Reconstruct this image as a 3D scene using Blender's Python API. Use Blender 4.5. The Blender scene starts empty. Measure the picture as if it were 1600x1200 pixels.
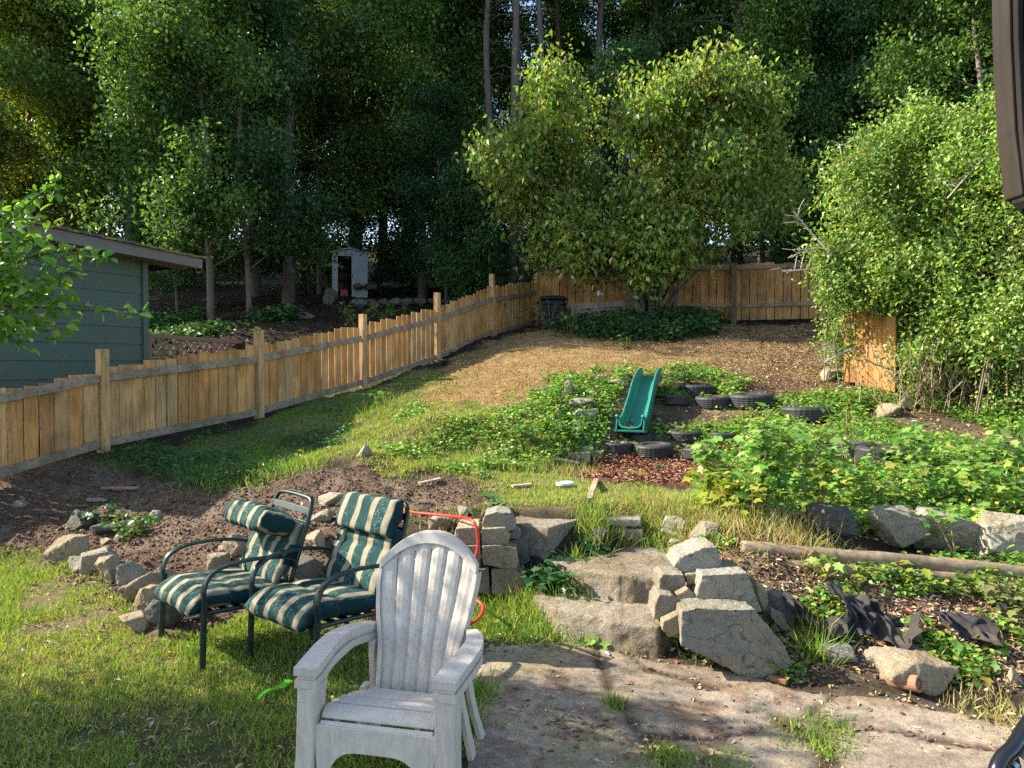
import bpy, bmesh, math, random
import numpy as np
from mathutils import Vector, Matrix
R = math.radians
random.seed(7); RNG = np.random.default_rng(7)
SC = bpy.context.scene
COL = SC.collection

# ---------------------------------------------------------------- camera model
CH, PITCH, F = 1.6, R(1.5), 1150.0
def ray(px, py):
    x = (px - 800) / F; v = -(py - 600) / F
    return np.array([x, math.cos(PITCH) + v * math.sin(PITCH), -math.sin(PITCH) + v * math.cos(PITCH)])
def at(px, py, D):
    d = ray(px, py); t = D / d[1]
    return Vector((d[0] * t, D, CH + d[2] * t))
def atz(px, py, z):
    d = ray(px, py); t = (z - CH) / d[2]
    return Vector((d[0] * t, d[1] * t, z))
def mpp(D): return D / F          # metres per photo pixel at depth D

# ---------------------------------------------------------------- noise
def _hash(ix, iy, iz, s):
    n = (ix * 374761393 + iy * 668265263 + iz * 2147483647 + s * 1274126177) & 0xffffffff
    n = ((n ^ (n >> 13)) * 1274126177) & 0xffffffff
    n = ((n ^ (n >> 16)) * 2246822519) & 0xffffffff
    return ((n ^ (n >> 15)) & 0xffff) / 65535.0
def vnoise(p, s=0):
    p = np.asarray(p, dtype=float)
    i = np.floor(p).astype(np.int64); f = p - i; f = f * f * (3 - 2 * f)
    r = 0
    for dx in (0, 1):
        for dy in (0, 1):
            for dz in (0, 1):
                w = (f[:, 0] if dx else 1 - f[:, 0]) * (f[:, 1] if dy else 1 - f[:, 1]) * (f[:, 2] if dz else 1 - f[:, 2])
                r = r + w * _hash(i[:, 0] + dx, i[:, 1] + dy, i[:, 2] + dz, s)
    return r * 2 - 1
def fbm(p, o=4, s=0, g=.5):
    p = np.asarray(p, dtype=float); r = 0; a = 1
    for k in range(o):
        r = r + a * vnoise(p * (2.03 ** k) + 17.3 * k, s + k); a *= g
    return r
def n2(x, y, sc, o=3, s=0):
    x = np.asarray(x, float).ravel(); y = np.asarray(y, float).ravel()
    return fbm(np.stack([x * sc, y * sc, np.zeros_like(x)], 1), o, s)

# ---------------------------------------------------------------- terrain
cp = []
def c(px, py, D): p = at(px, py, D); cp.append((p.x, p.y, p.z))
for w in [(0,0,0),(-6,0,0),(6,0,0),(-6,3.5,0),(-3,3,0),(0,3,0),(3,2.6,0),(5,3.2,.05),(0,3.9,0),(-1.5,4.2,0),(-.6,4.7,.01),(-1.2,4.9,.03),
          (-3,4.6,0),(-4.5,5,.0),(-3.4,5.9,.05),(-5.2,5.6,.05),(.3,4.3,.03),(.8,4.3,.06),(.5,4.75,.17),(.85,4.95,.25),(.6,5.25,.44),(.2,5.2,.46),
          (-.15,4.95,.2),(-.2,5.35,.45),(1.5,3.75,.02),(2.2,3.65,.02),(3.4,3.5,.03),(1.5,4.3,.26),(2.3,4.3,.25),(3.4,4.3,.27),(5,4.3,.3),(1.3,4.75,.36),(2.4,4.75,.36),(3.6,4.75,.36),
          (5,6,.5),(1.2,5.2,.44),(2.6,5.3,.40),(0,6,.45),(1,6.5,.45),(0,7.4,.46),(1.2,7.4,.46),(2.4,7,.48),(1,8.6,.46),(2.2,8.6,.47),(3.5,6.3,.47),
          (-10,28,4.4),(0,28,4.5),(10,28,4.6),(22,28,4.8),(-22,28,4.2),(-20,45,8),(0,45,8.4),(20,45,8.5),(-8,9,.4),(-8,13,1.0),(-12,6,.2),(-14,14,1.4),(-5.5,13,1.2),
          (9,10,1.6),(9,18,2.8),(14,8,1.3),(14,20,3.2),(-20,-8,0),(20,-8,0),(0,-8,0),(-30,60,11),(30,60,11),(0,60,11.5),(-14,0,0),(14,2,.3)]:
    cp.append(w)
for w in [(0,755,7.54),(160,708,8.54),(400,655,10.69),(567,605,12.83),(683,565,14.98),(770,525,17.13),(838,508,19.27),
          (100,800,6.9),(200,745,7.9),(300,765,7.2),(300,700,9),(450,650,10.5),(500,700,8.8),(560,715,8),(450,742,7.4),(500,800,6),(600,765,6.9),(650,800,5.8),
          (380,850,5.6),(560,700,8.5),(620,712,8.3),(700,715,8.35),(780,715,8.35),(850,710,8.5),(620,682,8.9),(700,680,8.8),(780,680,8.8),(850,680,8.9),(700,664,9.05),(780,664,9.05),(850,664,9.1),(700,728,8),(820,728,8.2),(600,655,9.9),(700,652,9.5),(800,652,9.4),(700,600,12),(800,560,14),(800,525,16.5),(900,512,17.6),(1010,500,17),
          (1140,507,18),(1290,500,17.5),(1290,590,11),(1100,560,13),(950,560,13),(965,706,9),(1100,708,9),(980,600,11),(1095,622,10.8),(1180,637,10.2),(1270,657,9.6),
          (1340,702,8.2),(1400,722,7.6),(1500,690,8.3),(1500,640,9.5),(1600,640,9.2),(1450,780,6.2),(1600,760,6.6),(1300,780,6.3),(880,640,9.8),(880,605,10.8),
          (450,515,16.5),(560,480,21),(640,470,25),(350,530,14.5)]:
    c(*w)
CP = np.array(cp)
def _phi(d): return -np.sqrt(d * d + .09)
_d = np.sqrt(((CP[:, None, :2] - CP[None, :, :2]) ** 2).sum(2))
_n = len(CP); _A = np.zeros((_n + 3, _n + 3)); _A[:_n, :_n] = _phi(_d) - np.eye(_n) * .04
_A[:_n, _n] = 1; _A[:_n, _n + 1:] = CP[:, :2]; _A[_n, :_n] = 1; _A[_n + 1:, :_n] = CP[:, :2].T
_w = np.linalg.solve(_A, np.concatenate([CP[:, 2], np.zeros(3)]))
def H0(x, y):
    x = np.asarray(x, float).ravel(); y = np.asarray(y, float).ravel(); out = np.empty_like(x)
    for i in range(0, len(x), 40000):
        xs, ys = x[i:i + 40000], y[i:i + 40000]
        d = np.sqrt((xs[:, None] - CP[None, :, 0]) ** 2 + (ys[:, None] - CP[None, :, 1]) ** 2)
        out[i:i + 40000] = _phi(d) @ _w[:_n] + _w[_n] + _w[_n + 1] * xs + _w[_n + 2] * ys
    return out
def G(px, py):
    """where the photo ray meets the smooth terrain"""
    d = ray(px, py); ts = np.geomspace(1.2, 70, 900)
    x = d[0] * ts; y = d[1] * ts; z = CH + d[2] * ts
    h = H0(x, y); k = np.where(z < h)[0]
    t = ts[k[0]] if len(k) else ts[-1]
    return Vector((d[0] * t, d[1] * t, float(H0([d[0] * t], [d[1] * t])[0])))
def zone_poly(pts): return np.array([G(px, py)[:2] for px, py in pts])
def sdist(P, x, y):
    x = np.asarray(x, float).ravel(); y = np.asarray(y, float).ravel()
    ins = np.zeros(len(x), bool); dm = np.full(len(x), 1e9)
    for i in range(len(P)):
        a = P[i]; b = P[(i + 1) % len(P)]; e = b - a
        t = np.clip(((x - a[0]) * e[0] + (y - a[1]) * e[1]) / (e @ e + 1e-12), 0, 1)
        dm = np.minimum(dm, np.hypot(x - a[0] - t * e[0], y - a[1] - t * e[1]))
        cr = (a[1] > y) != (b[1] > y)
        xi = a[0] + (y - a[1]) * e[0] / (e[1] if abs(e[1]) > 1e-9 else 1e-9)
        ins ^= cr & (x < xi)
    return np.where(ins, dm, -dm)
Z = {}
Z['lawn'] = zone_poly([(-500,880),(60,868),(150,905),(215,950),(230,1000),(320,1000),(420,930),(560,905),(640,925),(760,930),(835,935),(905,985),(1030,1010),(960,1030),(800,1010),(752,1040),(730,1200),(600,1500),(-600,1500)])
Z['dirt'] = zone_poly([(-300,770),(170,716),(255,752),(330,765),(400,745),(560,730),(700,742),(780,762),(740,790),(640,815),(560,860),(420,930),(320,1000),(230,1000),(190,950),(60,868),(-300,875)])
Z['shade_grass'] = zone_poly([(165,716),(400,660),(567,608),(690,566),(700,590),(640,650),(560,690),(480,720),(400,745),(330,765),(255,752)])
Z['straw'] = zone_poly([(600,640),(680,575),(780,528),(850,512),(1290,506),(1310,560),(1310,600),(1080,590),(880,600),(870,650),(720,640),(640,650)])
Z['chips'] = zone_poly([(1040,512),(1290,506),(1330,520),(1330,600),(1210,620),(1060,590),(1120,560),(960,540)])
Z['mound'] = zone_poly([(500,720),(560,690),(600,645),(720,636),(870,640),(890,700),(870,738),(700,745),(560,730)])
Z['terrace'] = zone_poly([(560,732),(700,736),(880,738),(930,748),(1090,768),(1130,800),(1080,830),(930,810),(815,795),(700,800),(640,812),(740,790),(780,762),(700,745)])
Z['mulch'] = zone_poly([(870,728),(930,712),(1100,715),(1180,740),(1260,775),(1150,772),(1080,762),(960,752),(880,742)])
Z['bank'] = zone_poly([(860,600),(900,590),(990,592),(1080,576),(1210,622),(1330,590),(1620,590),(1900,700),(1900,850),(1600,850),(1250,830),(1120,800),(1110,740),(1000,706),(925,712),(870,720),(850,650)])
Z['slope'] = zone_poly([(1000,845),(1060,830),(1160,850),(1600,880),(1900,900),(1900,1110),(1600,1080),(1400,1070),(1240,1062),(1150,1050),(1060,1010),(1030,900)])
Z['patio'] = zone_poly([(752,1015),(820,1008),(905,1012),(1060,1035),(1240,1082),(1420,1095),(1600,1125),(2000,1170),(2100,1600),(640,1600),(700,1250),(738,1100)])
Z['ivy'] = zone_poly([(872,520),(890,495),(1000,492),(1110,500),(1110,520),(1040,535),(940,530)])
def sstep(a, b, x): t = np.clip((x - a) / (b - a), 0, 1); return t * t * (3 - 2 * t)
def zw(name, x, y, soft=.12, jit=.12, sc=2.2):
    D = np.asarray(y, float).ravel(); k = np.clip(D / 6, .6, 3)
    return sstep(-soft, soft, (sdist(Z[name], x, y) / k + jit * n2(x, y, sc, 3, 5)))
def H(x, y):
    x = np.asarray(x, float).ravel(); y = np.asarray(y, float).ravel()
    z = H0(x, y)
    dw = zw('dirt', x, y); pw = zw('patio', x, y); mw = zw('mound', x, y); sw = zw('slope', x, y)
    z = z + dw * (.035 * n2(x, y, 3.2, 2, 1) + .018 * n2(x, y, 11, 3, 2)) + mw * (.07 * n2(x, y, 1.8, 3, 3) + .05)
    z = z + sw * (.03 * n2(x, y, 5, 3, 4)) + (1 - pw) * (.008 * n2(x, y, 6, 2, 6)) * np.clip(y / 5, .4, 2.5) + (1 - dw) * (1 - pw) * np.clip((y - 7) / 8, 0, 1) * .05 * n2(x, y, .9, 3, 8)
    return z
def Hs(x, y): return float(H([x], [y])[0])
def GP(px, py):
    p = G(px, py); return Vector((p.x, p.y, Hs(p.x, p.y)))

# ---------------------------------------------------------------- objects
def link(o, parent=None):
    COL.objects.link(o)
    if parent is not None: o.parent = parent
    return o
def tag(o, label=None, cat=None, group=None, kind=None):
    if label: o['label'] = label
    if cat: o['category'] = cat
    if group: o['group'] = group
    if kind: o['kind'] = kind
    return o
def thing(name, label, cat, loc=(0, 0, 0), rz=0, group=None, s=1.0):
    o = bpy.data.objects.new(name, None); link(o); o.location = loc; o.rotation_euler = (0, 0, rz); o.scale = (s, s, s)
    o.empty_display_size = .1
    return tag(o, label, cat, group)
def mesh_np(name, V, Fs, col=None, smooth=False):
    """V (n,3); Fs list of (m,k) index arrays"""
    me = bpy.data.meshes.new(name)
    V = np.asarray(V, np.float32); me.vertices.add(len(V)); me.vertices.foreach_set('co', V.ravel())
    idx = np.concatenate([f.ravel() for f in Fs]).astype(np.int32)
    tot = np.concatenate([np.full(len(f), f.shape[1]) for f in Fs]).astype(np.int32)
    st = np.concatenate([[0], np.cumsum(tot)[:-1]]).astype(np.int32)
    me.loops.add(len(idx)); me.loops.foreach_set('vertex_index', idx)
    me.polygons.add(len(tot)); me.polygons.foreach_set('loop_start', st); me.polygons.foreach_set('loop_total', tot)
    if smooth: me.polygons.foreach_set('use_smooth', np.ones(len(tot), bool))
    if col is not None:
        a = me.color_attributes.new('col', 'FLOAT_COLOR', 'POINT')
        cc = np.ones((len(V), 4), np.float32); cc[:, :3] = col; a.data.foreach_set('color', cc.ravel())
    me.update(calc_edges=True)
    return me
def add(name, me, mat, parent=None, loc=None):
    o = bpy.data.objects.new(name, me)
    if mat is not None:
        me.materials.clear(); me.materials.append(mat)
    link(o, parent)
    if loc is not None: o.location = loc
    return o
class MB:
    def __init__(s): s.V = []; s.F = []; s.C = []
    def add(s, vs, fs, col=(1, 1, 1)):
        b = len(s.V); s.V += [tuple(v) for v in vs]; s.F += [tuple(b + i for i in f) for f in fs]; s.C += [col] * len(vs); return s
    def box(s, c0, size, rot=None, col=(1, 1, 1), taper=1.0):
        sx, sy, sz = [k / 2 for k in size]; vs = []
        for z in (-1, 1):
            k = taper if z > 0 else 1
            for x, y in ((-1, -1), (1, -1), (1, 1), (-1, 1)): vs.append(Vector((x * sx * k, y * sy * k, z * sz)))
        if rot is not None: vs = [rot @ v for v in vs]
        c0 = Vector(c0)
        return s.add([v + c0 for v in vs], [(3, 2, 1, 0), (4, 5, 6, 7), (0, 1, 5, 4), (1, 2, 6, 5), (2, 3, 7, 6), (3, 0, 4, 7)], col)
    def bar(s, a, b, w, h, col=(1, 1, 1), up=(0, 0, 1)):
        a = Vector(a); b = Vector(b); d = b - a; L = d.length; y = d.normalized()
        x = y.cross(Vector(up));
        if x.length < 1e-4: x = y.cross(Vector((1, 0, 0)))
        x.normalize(); z = x.cross(y); m = Matrix((x, y, z)).transposed()
        return s.box((a + b) / 2, (w, L, h), m, col)
    def prism(s, pts, d, col=(1, 1, 1)):
        """closed polygon pts (3-D) swept by vector d"""
        n = len(pts); d = Vector(d); vs = [Vector(p) for p in pts] + [Vector(p) + d for p in pts]
        return s.add(vs, [tuple(range(n - 1, -1, -1)), tuple(range(n, 2 * n))] + [(i, (i + 1) % n, n + (i + 1) % n, n + i) for i in range(n)], col)
    def tube(s, pts, rad, n=8, col=(1, 1, 1), flat=1.0, cap=True):
        pts = [Vector(p) for p in pts]; m = len(pts)
        rad = [rad] * m if isinstance(rad, (int, float)) else rad
        ref = Vector((0, 0, 1)); vs = []; px = None
        for i, p in enumerate(pts):
            t = (pts[min(i + 1, m - 1)] - pts[max(i - 1, 0)]).normalized()
            if px is None: px = t.cross(ref) if abs(t.dot(ref)) < .95 else t.cross(Vector((1, 0, 0)))
            px = (px - t * px.dot(t)).normalized(); py = t.cross(px)
            for k in range(n):
                a = 2 * math.pi * k / n; vs.append(p + px * math.cos(a) * rad[i] + py * math.sin(a) * rad[i] * flat)
        fs = [(i * n + k, i * n + (k + 1) % n, (i + 1) * n + (k + 1) % n, (i + 1) * n + k) for i in range(m - 1) for k in range(n)]
        if cap: fs += [tuple(range(n - 1, -1, -1)), tuple((m - 1) * n + k for k in range(n))]
        return s.add(vs, fs, col)
    def lathe(s, prof, c0=(0, 0, 0), n=32, col=(1, 1, 1), closed=False):
        c0 = Vector(c0); vs = []; m = len(prof)
        for r, z in prof:
            for k in range(n):
                a = 2 * math.pi * k / n; vs.append(c0 + Vector((r * math.cos(a), r * math.sin(a), z)))
        rows = range(m) if closed else range(m - 1)
        fs = [(i * n + k, i * n + (k + 1) % n, ((i + 1) % m) * n + (k + 1) % n, ((i + 1) % m) * n + k) for i in rows for k in range(n)]
        if not closed: fs += [tuple(range(n - 1, -1, -1)), tuple((m - 1) * n + k for k in range(n))]
        return s.add(vs, fs, col)
    def build(s, name, mat, parent=None, smooth=False, bevel=0, world=False, seg=2):
        me = bpy.data.meshes.new(name); off = Vector(parent.location) if (world and parent is not None) else Vector((0, 0, 0))
        me.from_pydata([tuple(Vector(v) - off) for v in s.V], [], s.F); me.update()
        bm = bmesh.new(); bm.from_mesh(me); bmesh.ops.recalc_face_normals(bm, faces=bm.faces); bm.to_mesh(me); bm.free()
        a = me.color_attributes.new('col', 'FLOAT_COLOR', 'POINT')
        for i, cc in enumerate(s.C): a.data[i].color = (*cc, 1)
        if smooth:
            for p in me.polygons: p.use_smooth = True
        o = add(name, me, mat, parent)
        if bevel:
            b = o.modifiers.new('b', 'BEVEL'); b.width = bevel; b.segments = seg; b.limit_method = 'ANGLE'; b.angle_limit = R(35)
        return o
def smoothpath(pts, n=8):
    P = [Vector(p) for p in pts]; out = []
    for i in range(len(P) - 1):
        p0 = P[max(i - 1, 0)]; p1 = P[i]; p2 = P[i + 1]; p3 = P[min(i + 2, len(P) - 1)]
        for k in range(n):
            t = k / n; out.append(.5 * ((2 * p1) + (p2 - p0) * t + (2 * p0 - 5 * p1 + 4 * p2 - p3) * t * t + (3 * p1 - p0 - 3 * p2 + p3) * t ** 3))
    out.append(P[-1]); return out
def copy_tree(o, parent=None):
    c_ = o.copy(); COL.objects.link(c_); c_.parent = parent
    for ch in list(o.children): copy_tree(ch, c_)
    return c_

# ---------------------------------------------------------------- materials
def newmat(name):
    m = bpy.data.materials.new(name); m.use_nodes = True; nt = m.node_tree; nt.nodes.clear()
    return m, nt
class NT:
    def __init__(s, name): s.m, s.t = newmat(name); s.N = s.t.nodes; s.L = s.t.links
    def n(s, typ, **kw):
        nd = s.N.new(typ)
        for k, v in kw.items():
            if k.startswith('i_'): 
                key = k[2:]; key = int(key) if key.isdigit() else key.replace('_', ' ')
                inp = nd.inputs[key]
                if hasattr(v, 'is_linked') or isinstance(v, bpy.types.NodeSocket): s.L.new(v, inp)
                else: inp.default_value = v
            else: setattr(nd, k, v)
        return nd
    def coord(s, scale=(1, 1, 1), kind='Object'):
        tc = s.n('ShaderNodeTexCoord'); mp = s.n('ShaderNodeMapping'); s.L.new(tc.outputs[kind], mp.inputs[0]); mp.inputs['Scale'].default_value = scale
        return mp.outputs[0]
    def geo(s, scale=(1, 1, 1)):
        g = s.n('ShaderNodeNewGeometry'); mp = s.n('ShaderNodeMapping'); s.L.new(g.outputs['Position'], mp.inputs[0]); mp.inputs['Scale'].default_value = scale
        return mp.outputs[0]
    def noise(s, vec, scale, detail=4, rough=.6):
        nd = s.n('ShaderNodeTexNoise'); s.L.new(vec, nd.inputs['Vector']); nd.inputs['Scale'].default_value = scale; nd.inputs['Detail'].default_value = detail; nd.inputs['Roughness'].default_value = rough
        return nd.outputs['Fac']
    def ramp(s, fac, stops):
        r = s.n('ShaderNodeValToRGB'); s.L.new(fac, r.inputs[0]); e = r.color_ramp.elements
        while len(e) < len(stops): e.new(.5)
        for el, (p, cc) in zip(e, stops):
            el.position = p; el.color = (*cc, 1) if not isinstance(cc, (int, float)) else (cc, cc, cc, 1)
        return r.outputs[0]
    def mix(s, fac, a, b, mode='MIX'):
        m = s.n('ShaderNodeMix', data_type='RGBA', blend_type=mode)
        for v, i in ((fac, 0), (a, 6), (b, 7)):
            if isinstance(v, bpy.types.NodeSocket): s.L.new(v, m.inputs[i])
            elif i == 0: m.inputs[0].default_value = v
            else: m.inputs[i].default_value = (*v, 1) if len(v) == 3 else v
        return m.outputs[2]
    def math(s, op, a, b=0.0):
        m = s.n('ShaderNodeMath', operation=op)
        for v, i in ((a, 0), (b, 1)):
            if isinstance(v, bpy.types.NodeSocket): s.L.new(v, m.inputs[i])
            else: m.inputs[i].default_value = v
        return m.outputs[0]
    def attr(s, name='col'):
        a = s.n('ShaderNodeAttribute', attribute_name=name); return a.outputs['Color']
    def bump(s, h, strength=.5, dist=.01):
        b = s.n('ShaderNodeBump'); s.L.new(h, b.inputs['Height']); b.inputs['Strength'].default_value = strength; b.inputs['Distance'].default_value = dist
        return b.outputs[0]
    def out(s, col, rough=.8, normal=None, spec=.3, metal=0, trans=0, tcol=None, coat=0):
        p = s.n('ShaderNodeBsdfPrincipled')
        def st(k, v):
            if isinstance(v, bpy.types.NodeSocket): s.L.new(v, p.inputs[k])
            elif isinstance(v, tuple): p.inputs[k].default_value = (*v, 1)
            else: p.inputs[k].default_value = v
        st('Base Color', col); st('Roughness', rough); st('Specular IOR Level', spec); st('Metallic', metal); st('Coat Weight', coat)
        if normal is not None: s.L.new(normal, p.inputs['Normal'])
        sh = p.outputs[0]
        if trans:
            t = s.n('ShaderNodeBsdfTranslucent')
            if isinstance(tcol, bpy.types.NodeSocket): s.L.new(tcol, t.inputs[0])
            elif tcol: t.inputs[0].default_value = (*tcol, 1)
            mx = s.n('ShaderNodeMixShader'); mx.inputs[0].default_value = trans; s.L.new(sh, mx.inputs[1]); s.L.new(t.outputs[0], mx.inputs[2]); sh = mx.outputs[0]
        o = s.n('ShaderNodeOutputMaterial'); s.L.new(sh, o.inputs[0])
        return s.m
def m_leaf(name, trans=.35, rough=.42, spec=.35, vary=.35):
    t = NT(name); a = t.attr(); oi = t.n('ShaderNodeObjectInfo')
    v = t.math('ADD', t.math('MULTIPLY', oi.outputs['Random'], vary), 1 - vary / 2)
    hs = t.n('ShaderNodeHueSaturation'); t.L.new(a, hs.inputs['Color']); t.L.new(v, hs.inputs['Value'])
    tc = t.mix(1.0, hs.outputs[0], (1.25, 1.25, .55), 'MULTIPLY')
    return t.out(hs.outputs[0], rough, None, spec, trans=trans, tcol=tc)
def m_attr(name, rough=.85, spec=.2, nsc=40, amt=.35, bump=.4, bd=.004, stretch=(1, 1, 1), world=False):
    t = NT(name); a = t.attr(); v = t.geo(stretch) if world else t.coord(stretch)
    nz = t.noise(v, nsc, 6, .65); k = t.ramp(nz, [(.3, 1 - amt), (.7, 1 + amt * .4)])
    cc = t.mix(1.0, a, k, 'MULTIPLY')
    return t.out(cc, rough, t.bump(nz, bump, bd), spec)
def m_wood(name, grain=(14, 14, 1.0), dark=.55, rough=.8):
    t = NT(name); a = t.attr(); v = t.geo(grain)
    n1 = t.noise(v, 3.0, 5, .6); n2_ = t.noise(t.geo((2, 2, 1.2)), 2.2, 3, .5)
    k = t.ramp(n1, [(.3, dark), (.48, .9), (.7, 1.15)]); cc = t.mix(1.0, a, k, 'MULTIPLY')
    k2 = t.ramp(n2_, [(.35, .72), (.6, 1.08)]); cc = t.mix(1.0, cc, k2, 'MULTIPLY')
    vo = t.n('ShaderNodeTexVoronoi'); t.L.new(t.geo((5.5, 5.5, 2.2)), vo.inputs['Vector']); vo.inputs['Scale'].default_value = 1.6
    kn = t.ramp(vo.outputs['Distance'], [(.035, .35), (.075, 1.0)]); cc = t.mix(1.0, cc, kn, 'MULTIPLY')
    ws = t.noise(t.geo((9, 9, 1.1)), 1.3, 5, .65); cc = t.mix(t.ramp(ws, [(.5, 0), (.75, .5)]), cc, t.mix(1.0, cc, (.62, .66, .74), 'MULTIPLY'))
    return t.out(cc, rough, t.bump(n1, .5, .004), .2)
M = {}
M['ground'] = None
def m_ground():
    t = NT('earth'); a = t.attr(); g = t.geo()
    f1 = t.noise(g, 9, 8, .7); f2 = t.noise(g, 55, 6, .75)
    vo = t.n('ShaderNodeTexVoronoi', feature='F1'); t.L.new(g, vo.inputs['Vector']); vo.inputs['Scale'].default_value = 60
    k = t.ramp(f1, [(.3, .62), (.7, 1.3)]); cc = t.mix(1.0, a, k, 'MULTIPLY')
    k = t.ramp(f2, [(.3, .5), (.55, 1.0), (.72, 1.6)]); cc = t.mix(.85, cc, k, 'MULTIPLY')
    sp = t.ramp(vo.outputs['Color'], [(.0, .7), (.8, 1.1), (.95, 1.7)]); cc = t.mix(.6, cc, sp, 'MULTIPLY')
    hb = t.math('ADD', t.math('MULTIPLY', f1, .5), f2)
    return t.out(cc, .95, t.bump(hb, .9, .03), .1)
M['ground'] = m_ground()
def m_concrete():
    t = NT('old_concrete'); a = t.attr(); g = t.geo()
    f1 = t.noise(g, 3, 6, .65); f2 = t.noise(g, 80, 6, .85)
    vo = t.n('ShaderNodeTexVoronoi', feature='F1'); t.L.new(g, vo.inputs['Vector']); vo.inputs['Scale'].default_value = 130
    cc = t.mix(1.0, a, t.ramp(f1, [(.3, .72), (.7, 1.15)]), 'MULTIPLY')
    cc = t.mix(1.0, cc, t.ramp(f2, [(.36, .7), (.5, .98), (.64, 1.18)]), 'MULTIPLY')
    f4 = t.noise(g, 22, 6, .75); cc = t.mix(.8, cc, t.ramp(f4, [(.35, .55), (.6, 1.15)]), 'MULTIPLY')
    cc = t.mix(.12, cc, t.ramp(vo.outputs['Color'], [(0, .5), (.3, 1.0), (.9, 1.4)]), 'MULTIPLY')
    return t.out(cc, .9, t.bump(t.math('ADD', f2, f4), .8, .010), .2)
M['concrete'] = m_concrete()
def m_rock(name, base, dark, warm):
    t = NT(name); v = t.coord(); g = t.geo()
    n1 = t.noise(g, 5, 6, .6); n2_ = t.noise(g, 85, 5, .8); n3 = t.noise(g, 14, 5, .65)
    cc = t.mix(t.ramp(n1, [(.38, 0), (.6, 1)]), base, warm)
    cc = t.mix(t.ramp(n3, [(.55, 0), (.72, .65)]), cc, dark)
    cc = t.mix(1.0, cc, t.ramp(n2_, [(.34, .68), (.5, .98), (.66, 1.22)]), 'MULTIPLY')
    vo = t.n('ShaderNodeTexVoronoi', feature='DISTANCE_TO_EDGE'); t.L.new(t.mix(.12, g, t.n('ShaderNodeTexNoise', i_Scale=6.0).outputs['Color']), vo.inputs['Vector']); vo.inputs['Scale'].default_value = 3.4
    cc = t.mix(1.0, cc, t.ramp(vo.outputs['Distance'], [(0.0, .35), (.012, 1.0)]), 'MULTIPLY')
    st_ = t.noise(g, 2.2, 4, .6); cc = t.mix(t.ramp(st_, [(.46, 0), (.66, .85)]), cc, t.mix(1.0, cc, (.58, .50, .34), 'MULTIPLY'))
    oi = t.n('ShaderNodeObjectInfo'); k = t.math('ADD', t.math('MULTIPLY', oi.outputs['Random'], .35), .82)
    hs = t.n('ShaderNodeHueSaturation'); t.L.new(cc, hs.inputs['Color']); t.L.new(k, hs.inputs['Value'])
    return t.out(hs.outputs[0], .88, t.bump(t.math('ADD', t.math('MULTIPLY', n3, 2.0), n2_), 1.0, .02), .2)
M['granite'] = m_rock('granite', (.40, .38, .32), (.17, .16, .13), (.42, .37, .26))
M['step_rock'] = m_rock('step_stone', (.38, .335, .265), (.18, .15, .115), (.40, .33, .23))
M['tan_rock'] = m_rock('tan_stone', (.44, .36, .25), (.19, .155, .11), (.50, .40, .26))
M['dark_rock'] = m_rock('dark_stone', (.20, .20, .19), (.08, .08, .075), (.24, .225, .19))
M['fence'] = m_wood('cedar_boards')
M['rail'] = m_wood('weathered_rail', (6, 6, 10), .5)
M['grey_wood'] = m_wood('grey_wood', (10, 10, 8), .5)
M['bark'] = m_attr('bark', .95, .1, 6, .5, .9, .03, (3, 3, .6))
M['leaf'] = m_leaf('tree_leaf', .38, .42, .28, .2)
M['leaf_far'] = m_leaf('woods_leaf', .30, .5, .25, .55)
M['leaf_bright'] = m_leaf('sunny_leaf', .4, .4, .35, .1)
M['grass'] = m_leaf('grass_blade', .35, .5, .2, .0)
M['litter'] = m_attr('dry_litter', .9, .1, 50, .3, .2, .002, world=True)
def m_plastic(name, colr, rough=.45, dirt=.35, dcol=(.25, .23, .19), sc=5, spec=.4, grain=False):
    t = NT(name); g = t.coord(); n1 = t.noise(g, sc, 7, .7); n2_ = t.noise(g, 60, 4, .7)
    cc = t.mix(t.math('MULTIPLY', t.ramp(n1, [(.42, 0), (.7, 1)]), dirt), colr, dcol)
    cc = t.mix(.12 if grain else .35, cc, t.ramp(n2_, [(.34, .6), (.62, 1.12)]), 'MULTIPLY')
    if grain: cc = t.mix(.5, cc, t.ramp(t.noise(t.coord((26, 40, 2.2)), 3, 4, .6), [(.35, .72), (.6, 1.05)]), 'MULTIPLY')
    nb = t.noise(t.coord((18, 60, 2.5)), 4, 4, .6) if grain else n2_
    return t.out(cc, rough, t.bump(nb, .35, .0025), spec)
M['white_plastic'] = m_plastic('weathered_white_resin', (.60, .535, .45), .6, .35, (.42, .36, .285), 12, .25, True)
M['slide'] = m_plastic('green_slide_plastic', (.008, .19, .135), .45, .5, (.10, .18, .13), 6)
M['black_plastic'] = m_plastic('black_bin_plastic', (.006, .006, .009), .6, .2, (.02, .02, .02))
M['rubber'] = m_plastic('tire_rubber', (.03, .032, .036), .6, .5, (.09, .08, .07), 9, .35)
M['green_metal'] = m_plastic('dark_green_enamel', (.006, .026, .024), .3, .25, (.10, .12, .10), 12, .5)
M['hose'] = m_plastic('red_hose', (.65, .03, .02), .35, .1)
M['black_tube'] = m_plastic('black_enamel', (.012, .012, .014), .22, .1, (.05, .05, .05), 5, .6)
M['fabric'] = m_plastic('black_weed_fabric', (.03, .03, .034), .8, .6, (.11, .085, .06), 4, .15)
M['house'] = m_plastic('green_siding_paint', (.085, .135, .105), .6, .2, (.10, .14, .11), 2, .25)
M['shed_white'] = m_plastic('shed_panel', (.55, .62, .64), .5, .3)
M['shed_brown'] = m_plastic('shed_brown_panel', (.09, .045, .04), .6, .3)
M['fascia'] = m_plastic('grey_fascia', (.16, .15, .14), .7, .4, (.25, .22, .2))
M['lattice'] = m_plastic('brown_lattice', (.24, .165, .13), .75, .3, (.2, .15, .12))
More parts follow.
